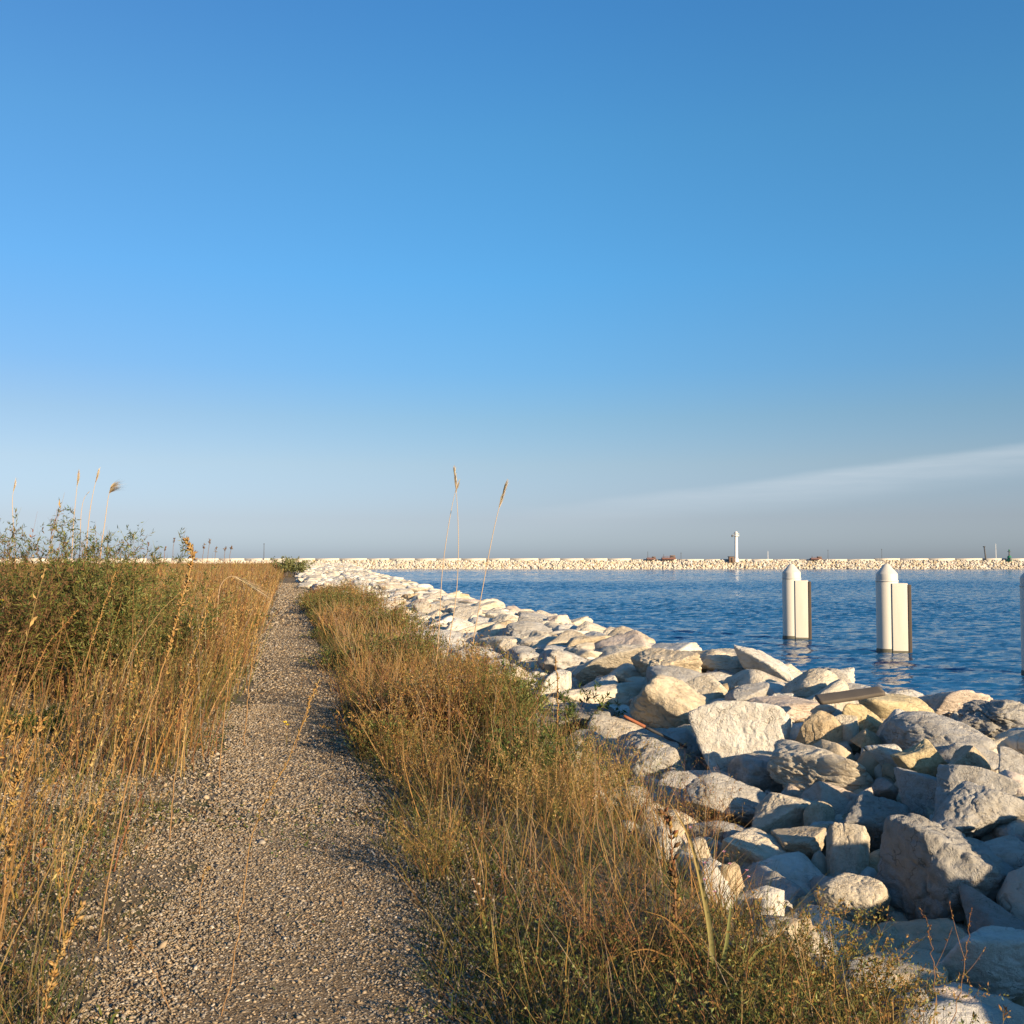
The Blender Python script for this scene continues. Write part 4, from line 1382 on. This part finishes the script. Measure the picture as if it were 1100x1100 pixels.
reed('straight reed with the highest pale plume, before the basin', [(476, 742), (482, 690), (491, 640), (493, 580), (491, 535), (488, 507)], 13.2, 0.007, 0.15, 'tight', 90)
reed('bent reed whose plume crosses the straight one', [(466, 742), (472, 680), (474, 620), (480, 575), (487, 535), (492, 520)], 13.3, 0.0065, 0.12, 'tight', 60)
reed('reed with a fat plume leaning toward the sea', [(500, 738), (508, 690), (517, 640), (528, 580), (536, 545), (542, 524)], 13.0, 0.0075, 0.19, 'tight', 110)
reed('slim leaning reed with a small plume, furthest out at the field edge', [(18, 640), (17, 600), (14, 560), (13, 535), (16, 519)], 14.0, 0.007, 0.14, 'tight', 40)
reed('upright reed with a narrow cream plume over the shrub', [(76, 640), (77, 600), (79, 560), (82, 530), (84, 510)], 14.0, 0.007, 0.15, 'tight', 70)
reed('thin reed with bowed bare tip between two plumes', [(84, 640), (86, 580), (87, 550), (90, 535), (95, 529)], 14.2, 0.006, 0.06, 'tight', 16)
reed('reed with feathery open plume beside the narrow cream one', [(90, 640), (93, 580), (97, 545), (101, 525), (105, 508)], 14.0, 0.007, 0.15, 'tight', 60)
reed('reed with broad plume blown sideways, lowest of the group', [(104, 640), (108, 590), (113, 560), (116, 535), (119, 524)], 14.0, 0.008, 0.14, 'open', 90)
reed('bowed pale reed plume drooping over the golden grass', [(232, 650), (234, 636), (239, 624), (248, 618), (260, 621), (268, 629)], 15.0, 0.007, 0.40, 'open', 50)
for k, (a, b, c_) in enumerate([(158, 612, 583), (176, 612, 588), (186, 611, 579), (218, 610, 585), (224, 610, 580), (231, 610, 588), (241, 610, 588), (247, 610, 587)]):
    lbs = ['dark slim grass head beside the pointed shrub, tilted', 'short dark grass head in the gap before the tall stalk', 'dark grass head just short of the tall curled stalk',
           'dark grass head right after the tall curled stalk', 'tallest of the slim heads past the curled stalk', 'third slim head past the curled stalk',
           'thin head standing apart toward the far bush', 'last thin head before open horizon and far bush']
    stalk(lbs[k], [(a - 4, b + 40), (a - 2, b + 10), (a, c_ + 8), (a + 1.5, c_)], 18.0, 0.008, 0.16, 16, 0.04, (BROWN, RUSSET, GREYB), name='seeding_grass', cat='seeding grass', group='slim grass heads on the horizon')
stalk('bent fallen straw lying across the golden grass', [(110, 690), (140, 672), (170, 655), (194, 636)], 9.0, 0.005, 0.1, 6, 0.02, (STRAW, GREYB), name='fallen_straw', cat='straw', group=None, sc=GREYB)

# ---- sedge with long blades
p = on_z(768, 1085, -0.05); p[2] = float(land_z(p[0], p[1])[0])
dep = (p - EYEV) @ FWD
root = thing('sedge', 'sedge with long arching green blades and a bent yellow tip', 'sedge', p)
for pts, wd, c0, c1 in [
        ([(772, 1080), (764, 1000), (752, 940), (740, 895), (718, 860)], 0.016, PALEG * 0.9, STRAW),
        ([(776, 1080), (780, 1020), (784, 985), (786, 965)], 0.012, PALEG * 0.8, PALEG),
        ([(778, 1080), (796, 1045), (815, 1020), (835, 1012)], 0.010, OLIVE, PALEG),
        ([(780, 1080), (810, 1060), (840, 1053), (868, 1048)], 0.008, OLIVE, PALEG),
        ([(766, 1080), (748, 1045), (735, 1030), (722, 1045)], 0.008, PALEG, STRAW),
        ([(760, 1080), (725, 1030), (695, 1018), (658, 1028)], 0.007, RUSSET, GOLD),
        ([(762, 1080), (742, 1010), (715, 985), (690, 978)], 0.006, RUSSET, GOLD),
        ([(774, 1080), (790, 1050), (800, 1030), (806, 1000)], 0.008, OLIVE, PALEG)]:
    P = np.array([at(a, b, dep) for a, b in pts]); P[0] = p
    tt = np.linspace(0, len(P) - 1, 16)
    S = np.stack([np.interp(tt, np.arange(len(P)), P[:, k]) for k in range(3)], 1)
    for _ in range(2): S[1:-1] = (S[:-2] + 2 * S[1:-1] + S[2:]) / 4
    m_ = MB()
    Vv, Cc = [], []
    for i_ in range(16):
        t = i_ / 15
        ww = wd * 1.4 * (1 - t ** 2 * 0.95) * 0.5
        tg = norm(S[min(i_ + 1, 15)] - S[max(i_ - 1, 0)])
        sd_ = norm(np.cross(tg, FWD + np.array((0.3, 0.0, 0.2))))
        Vv += [S[i_] - sd_ * ww, S[i_] + FWD * ww * 0.7, S[i_] + sd_ * ww]
        cc = c0 * (1 - t) + c1 * t
        Cc += [cc, cc * 0.9, cc]
    Qq = []
    for i_ in range(15):
        Qq += [(3 * i_, 3 * i_ + 1, 3 * i_ + 4, 3 * i_ + 3), (3 * i_ + 1, 3 * i_ + 2, 3 * i_ + 5, 3 * i_ + 4)]
    m_.add(Vv, quads=Qq, col=np.array(Cc))
    m_.obj('blade', M_PLANT, root, p, smooth=True)

# ---- flowers
def flower_plant(label, px, py, zz, spots, depth_off, col, size, cat='flower'):
    p = on_z(px, py, zz); p[2] = float(land_z(p[0], p[1])[0])
    dep = (p - EYEV) @ FWD + depth_off
    root = thing('flowering_plant', label, cat, p)
    ms = MB()
    for a, b in spots:
        e = at(a, b, dep)
        tube(ms, bez(p, (p + e) / 2 + np.array((0, 0, 0.05)), e, 8), 0.0022, 0.0012, 4, OLIVE, RUSSET)
    ms.obj('stems', M_STEM, root, p)
    for a, b in spots:
        e = at(a, b, dep)
        m_ = MB()
        for k in range(2):
            an = np.arange(6) * math.pi / 3 + k * 0.5
            ax = np.stack([np.cos(an), np.sin(an), np.full(6, 0.35 + 0.5 * k)], 1)
            leaves(m_, np.repeat(e[None], 6, 0), ax, np.full(6, size * (1 - 0.25 * k)), np.full(6, size * 0.6), np.tile(np.array(col), (6, 1)) * rng.uniform(0.85, 1.1, (6, 1)), rng)
        m_.obj('flower', M_PLANT, root, p)


flower_plant('plant with small pink flowers before the rocks', 770, 1010, -0.1, [(778, 915), (784, 928), (757, 927), (742, 889), (802, 935), (804, 942), (757, 945), (768, 958)], 0.0, (0.75, 0.42, 0.52), 0.010)
flower_plant('plant with yellow flowers in the field under the shrub', 75, 770, 0.0, [(68, 666), (72, 671), (77, 676), (70, 676)], 0.0, (0.80, 0.68, 0.04), 0.030)
flower_plant('yellow flowering plant cut by the picture edge', 0, 770, 0.0, [(2, 645), (-2, 650), (5, 652)], 0.0, (0.80, 0.68, 0.04), 0.034)
flower_plant('single yellow flower by the edge of the path', 308, 800, 0.0, [(306, 776), (309, 779)], 0.0, (0.80, 0.62, 0.06), 0.022)
flower_plant('plant with dry white seed heads by the broom tuft', 522, 1005, 0.0, [(508, 945), (514, 950), (510, 958), (519, 966), (512, 972)], 0.0, (0.72, 0.64, 0.52), 0.010)

# ------------------------------------------------------------------ driftwood plank and rod on the rocks
def oriented(mb_lo_hi, name, mat, label, cat, p0, p1, wid, th, up=(0, 0, 1), warp=0.0):
    p0, p1 = np.asarray(p0), np.asarray(p1)
    bm = bmesh.new()
    bmesh.ops.create_cube(bm, size=1.0)
    bmesh.ops.subdivide_edges(bm, edges=[e for e in bm.edges if abs((e.verts[0].co - e.verts[1].co).x) > 0.5], cuts=7)
    for vv in bm.verts:
        t = vv.co.x
        vv.co.z += warp * (t * t - 0.2) + (0.06 * math.sin(t * 23) if abs(vv.co.y) > 0.4 else 0.0)
        vv.co.y *= 1 - 0.2 * max(0, t) + 0.05 * math.sin(t * 17)
    bmesh.ops.bevel(bm, geom=bm.edges[:], offset=0.05, segments=1, affect='EDGES')
    L = np.linalg.norm(p1 - p0)
    for vv in bm.verts:
        vv.co = Vector((vv.co.x * L, vv.co.y * wid, vv.co.z * th))
    m_ = MB(); from_bm(m_, bm)
    o = m_.obj(name, mat, smooth=False)
    xax = Vector((p1 - p0) / L); zax = Vector(up); yax = zax.cross(xax).normalized(); zax = xax.cross(yax)
    o.matrix_world = Matrix.Translation((p0 + p1) / 2) @ Matrix((xax, yax, zax)).transposed().to_4x4()
    return tag(o, label, cat)


zc = surf_hit(915, 752, 0.45)[1]
zc = (at(915, 752, 1) - EYEV) @ FWD * surf_hit(915, 755, 0.40)[1]
oriented(None, 'driftwood_plank', M_WOOD, 'dark grey weathered plank lying across the skyline boulders', 'plank', at(878, 752, zc - 0.10), at(948, 742, zc - 0.1), 0.15, 0.034, (0.1, -0.3, 1), 0.3)
zr = surf_hit(705, 790, 0.45)[1]
a0, a1, am = at(670, 769, zr - 0.22), at(738, 803, zr - 0.30), at(693, 781, zr - 0.245)
root = thing('rusty_rod', 'rusty iron rod with a dark end leaning on the rocks', 'iron rod', a1)
m_ = MB(); tube(m_, np.linspace(am, a0, 6), 0.016, 0.013, 8); m_.obj('rusty_end', M_RUST, root, a1, smooth=True)
m_ = MB(); tube(m_, np.linspace(a1, am, 8), 0.012, 0.014, 8); m_.obj('shaft', M_DARKIRON, root, a1, smooth=True)

# ------------------------------------------------------------------ mooring piles
def pile(label, loc, ztop):
    root = thing('mooring_pile', label, 'mooring pile', (loc[0], loc[1], WATER_Z), 'mooring piles in the basin', math.radians(-24))
    zt = ztop - WATER_Z          # local height of the shaft joint
    m_ = MB(); lathe(m_, [(0.42, -2.0), (0.42, zt - 0.03), (0.40, zt)], 40); m_.obj('shaft', M_SHAFT, root, smooth=True)
    m_ = MB(); lathe(m_, [(0.437, -0.3), (0.437, 0.10), (0.421, 0.16)], 40); m_.obj('tide_band', M_TIDE, root, smooth=True)
    m_ = MB(); lathe(m_, [(0.40, zt - 0.02), (0.435, zt - 0.01), (0.435, zt + 0.03), (0.415, zt + 0.05)], 40); m_.obj('collar', M_CAP, root, smooth=True)
    m_ = MB(); lathe(m_, [(0.412, zt + 0.03), (0.412, zt + 0.28), (0.405, zt + 0.30), (0.40, zt + 0.305), (0.39, zt + 0.32), (0.12, zt + 0.65), (0.10, zt + 0.665), (0.05, zt + 0.69), (0.0, zt + 0.695)], 40); m_.obj('cap', M_CAP, root, smooth=True)
    m_ = MB(); box(m_, (0.12, -0.45, -1.8), (0.70, 0.25, zt - 0.07), bev=0.02); m_.obj('fender_panel', M_SHAFT, root)
    m_ = MB(); box(m_, (0.703, -0.47, -1.8), (0.83, 0.22, zt - 0.12), bev=0.02); m_.obj('fender_strip', M_FENDER, root)
    m_ = MB(); box(m_, (0.115, -0.455, -0.3), (0.702, 0.256, 0.10), bev=0.01); m_.obj('panel_tide_band', M_TIDE, root)
    return root


pile('farther white capped mooring pile, smaller of the two whole ones', (22.6, 43.6), 0.76)
pile('nearer whole white capped mooring pile in the middle of the basin', (23.0, 36.5), 0.78)
pile('mooring pile cut off by the picture edge, only its shaded side showing', (22.93, 28.2), 0.78)

# ------------------------------------------------------------------ far breakwater and what stands on it
DB = 425.0
bo = EYEV + np.array((SY, CY, 0)) * DB
bo[2] = WATER_Z
bx = RGT.copy(); bfw = np.array((SY, CY, 0))


def bw(u, v, z):
    """place on the breakwater: u metres along, v metres behind its waterline, z above the water"""
    return bo + bx * u + bfw * v + np.array((0, 0, z))


def bpx(px):
    return (px - 550) / F * DB


rng = np.random.default_rng(9)
root = thing('breakwater', 'long pale rubble breakwater closing the basin at the horizon', 'breakwater', bo)
m_ = MB()
for _ in range(8000):
    u = rng.uniform(-290, 260); t = rng.random()
    r = rng.uniform(0.38, 0.65)
    pv, pf = protos_far[int(rng.integers(12))]
    Rm = np.array(Euler((rng.uniform(0, 6), rng.uniform(0, 6), rng.uniform(0, 6))).to_matrix())
    c = bw(u, t * 6.0, -0.5 + t * 3.9)
    tone = np.array(TONES[tone_w[int(rng.integers(len(tone_w)))]]) * rng.uniform(0.82, 1.0)
    m_.add((pv * np.array((r * 1.2, r, r * 0.8))) @ Rm.T + c, tris=pf, col=tone)
tag(m_.obj('armour_stones', M_ROCK, root, bo, smooth=True), kind='stuff')
m_ = MB()
uu = np.arange(-300, 271, 6.0)
sec = [(-0.5, -1.2), (6.0, 3.4), (9.5, 3.4), (16, -1.5)]
V = [bw(u, a, b) for u in uu for a, b in sec]
Q = [(i * 4 + k, (i + 1) * 4 + k, (i + 1) * 4 + k + 1, i * 4 + k + 1) for i in range(len(uu) - 1) for k in range(3)]
m_.add(V, quads=Q)
m_.obj('core_mound', M_ROCK, root, bo)
m_ = MB()
u = bpx(-120)
while u < bpx(1180):
    L = rng.uniform(9, 12)
    px_ = u / DB * F + 550
    hgt = 4.45 + rng.uniform(-0.03, 0.03) if (px_ < 680 or px_ > 930) else 4.15
    a, b = u, u + L - 0.03
    V = [bw(x_, y_, z_) for z_ in (3.0, hgt) for x_, y_ in ((a, 6.6), (b, 6.6), (b, 7.8), (a, 7.8))]
    m_.add(V, quads=[(0, 3, 2, 1), (4, 5, 6, 7), (0, 1, 5, 4), (1, 2, 6, 5), (2, 3, 7, 6), (3, 0, 4, 7)])
    u += L
m_.obj('crest_wall', M_CONC, root, bo)


def local_root(name, label, cat, px, v, z, group=None):
    p = bw(bpx(px), v, z)
    r = thing(name, label, cat, p, group, -YAW)
    return r


# white light tower with gallery, lantern and brown hut
r = local_root('light_tower', 'tall white light tower with a small gallery on the breakwater', 'light tower', 793.5, 5.0, 3.4)
m_ = MB(); lathe(m_, [(1.0, -0.6), (1.0, 0.9), (0.72, 1.0), (0.62, 10.2), (0.62, 10.4)], 20); m_.obj('shaft', M_WHITE, r, smooth=True)
m_ = MB(); lathe(m_, [(0.60, 10.3), (1.30, 10.35), (1.30, 10.55), (0.60, 10.6)], 20); lathe(m_, [(1.22, 11.35), (1.26, 11.38), (1.26, 11.44), (1.22, 11.46)], 20)
for k in range(10):
    a = k * math.pi / 5
    tube(m_, [(1.24 * math.cos(a), 1.24 * math.sin(a), 10.5), (1.24 * math.cos(a), 1.24 * math.sin(a), 11.4)], 0.04, 0.04, 4)
m_.obj('gallery', M_WHITE, r)
m_ = MB(); lathe(m_, [(0.62, 10.55), (0.62, 11.7), (0.8, 11.75), (0.5, 12.2), (0.0, 12.35)], 16); m_.obj('lantern', M_WHITE, r, smooth=True)
m_ = MB(); box(m_, (-1.9, -0.35, 10.0), (-1.35, 0.35, 10.9), bev=0.05); m_.obj('lamp_box', M_DARKGREY, r)
r = local_root('hut', 'small brown hut at the foot of the white light tower', 'hut', 789, 4.6, 3.3)
m_ = MB(); box(m_, (-1.5, -1.2, -0.4), (0.55, 1.2, 1.8), bev=0.03); m_.obj('wall', M_BROWN, r)
m_ = MB(); box(m_, (-1.7, -1.4, 1.803), (0.75, 1.4, 2.05), bev=0.03); m_.obj('roof', M_DARKGREY, r)
m_ = MB(); box(m_, (-0.9, -1.26, -0.3), (-0.1, -1.203, 1.4)); m_.obj('door', M_DARKIRON, r)


def machine(label, px, wpx, hpx, tall):
    r = local_root('barge_shape', label, 'barge', px, 5.0, 4.0, 'red brown barges at the breakwater')
    W = wpx * DB / F
    H = hpx * DB / F
    m_ = MB(); box(m_, (-W / 2, -1.2, 0.0), (W / 2, 1.2, H * 0.45), bev=0.08); m_.obj('deck', M_REDP, r)
    m_ = MB(); box(m_, (W * 0.12, -0.9, H * 0.453), (W * 0.46, 0.9, H), bev=0.06); m_.obj('cabin', M_BROWN, r)
    m_ = MB(); box(m_, (W * 0.17, -0.95, H * 0.62), (W * 0.40, -0.903, H * 0.86)); m_.obj('window', M_DARKGREY, r)
    m_ = MB(); tube(m_, [(-W * 0.35, 0, H * 0.4), (-W * 0.35, 0, tall)], 0.12, 0.08, 6); m_.obj('mast', M_DARKGREY, r)
    m_ = MB()
    for k in range(5):
        xk = -W * 0.45 + k * W * 0.12
        tube(m_, [(xk, -0.8, H * 0.43), (xk, -0.8, H * 0.75)], 0.06, 0.06, 5)
    tube(m_, [(-W * 0.45, -0.8, H * 0.75), (W * 0.05, -0.8, H * 0.75)], 0.06, 0.06, 5)
    m_.obj('railing', M_REDP, r)


machine('red brown barge with a cabin, darker and taller, left of the light tower', 720, 15, 4.5, 2.2)
machine('low red brown barge with a thin mast, furthest from the light tower', 701, 10, 3.2, 3.4)
machine('brown low rubble heap, given a barge shape, right of the first pile cap', 880, 12, 3.2, 1.6)  # a heap of brown rubble, built with the barge shape

# green beacon
r = local_root('green_beacon', 'green harbour beacon with a mast head lamp on the breakwater end', 'beacon', 1090, 5.0, 3.5)
m_ = MB(); lathe(m_, [(0.95, -0.3), (0.95, 0.5), (0.85, 0.55), (0.72, 1.9), (0.25, 2.1)], 16); m_.obj('body', M_GREEN, r, smooth=True)
m_ = MB(); lathe(m_, [(0.30, 2.0), (0.24, 3.7)], 12); m_.obj('mast', M_DARKGREY, r, smooth=True)
m_ = MB(); lathe(m_, [(0.25, 3.65), (0.75, 3.7), (0.75, 3.85), (0.25, 3.9)], 16); m_.obj('platform', M_DARKGREY, r)
m_ = MB(); lathe(m_, [(0.28, 3.88), (0.28, 4.5), (0.36, 4.52), (0.0, 4.8)], 12); m_.obj('lamp', M_GREEN, r, smooth=True)
m_ = MB(); box(m_, (-0.35, -0.99, -0.2), (0.35, -0.86, 1.3)); m_.obj('door', M_DARKGREY, r)


def post(label, px, top_px, rad, mat, lean=0.0, v=6.0, name='marker_post', cat='post'):
    r = local_root(name, label, cat, px, v, 3.4, 'posts on the breakwater')
    H = (600 - top_px) * DB / F + 1.6
    m_ = MB(); tube(m_, [(0, 0, -0.3), (lean * H * 0.5, 0, H * 0.5), (lean * H, 0, H)], rad, rad * 0.7, 8); m_.obj('shaft', mat, r, smooth=True)
    m_ = MB(); lathe(m_, [(0.0, H - 0.02), (rad * 1.6, H), (rad * 1.6, H + 0.25), (0.0, H + 0.35)], 8, (lean * H, 0, 0)); m_.obj('top_mark', mat, r, smooth=True)


post('thick dark leaning post beside the white mast', 1066, 589, 0.36, M_DARKGREY, -0.12)
post('thin grey post above the second pile cap', 952.5, 592, 0.10, M_DARKGREY)
post('thin dark post between the two pile caps', 894, 593, 0.10, M_DARKGREY)
post('thin dark post on the breakwater beyond the golden field', 280, 586, 0.16, M_DARKGREY)
post('short dark post beside the low barge with mast', 734, 596, 0.12, M_DARKGREY)


def sailboat(label, px, top_px):
    p = bw(bpx(px) * 1.06, 26, 0.0)
    r = thing('sailboat', label, 'sailboat', p, 'sailboats behind the breakwater', -YAW)
    m_ = MB()
    sec = [(-4.2, 0.9, 1.0), (-2, 1.35, 0.95), (0.5, 1.4, 0.95), (2.6, 0.9, 1.1), (4.3, 0.05, 1.3)]
    V = []
    for x_, w_, h_ in sec: V += [(x_, -w_, h_), (x_, -w_ * 0.6, -0.3), (x_, w_ * 0.6, -0.3), (x_, w_, h_)]
    Q = [(i * 4 + k, (i + 1) * 4 + k, (i + 1) * 4 + k + 1, i * 4 + k + 1) for i in range(4) for k in range(3)]
    Q += [(i * 4 + 3, (i + 1) * 4 + 3, (i + 1) * 4, i * 4) for i in range(4)] + [(0, 1, 2, 3)]
    m_.add(V, quads=Q); m_.obj('hull', M_WHITE, r)
    m_ = MB(); box(m_, (-1.6, -0.7, 0.95), (1.6, 0.7, 1.5), bev=0.1); m_.obj('cabin', M_WHITE, r)
    H = EYE - WATER_Z + (HOR - top_px) * (DB + 26) / F
    m_ = MB(); tube(m_, [(0.4, 0, 1.4), (0.4, 0, H)], 0.14, 0.09, 8); m_.obj('mast', M_WHITE, r, smooth=True)
    m_ = MB(); tube(m_, [(0.4, 0, 2.2), (-3.2, 0, 2.2)], 0.10, 0.08, 6); m_.obj('boom', M_WHITE, r, smooth=True)


sailboat('sailboat behind the breakwater with only its white mast showing by the beacon', 1069, 584)
sailboat('sailboat behind the breakwater near the first pile, short white mast', 824, 592)
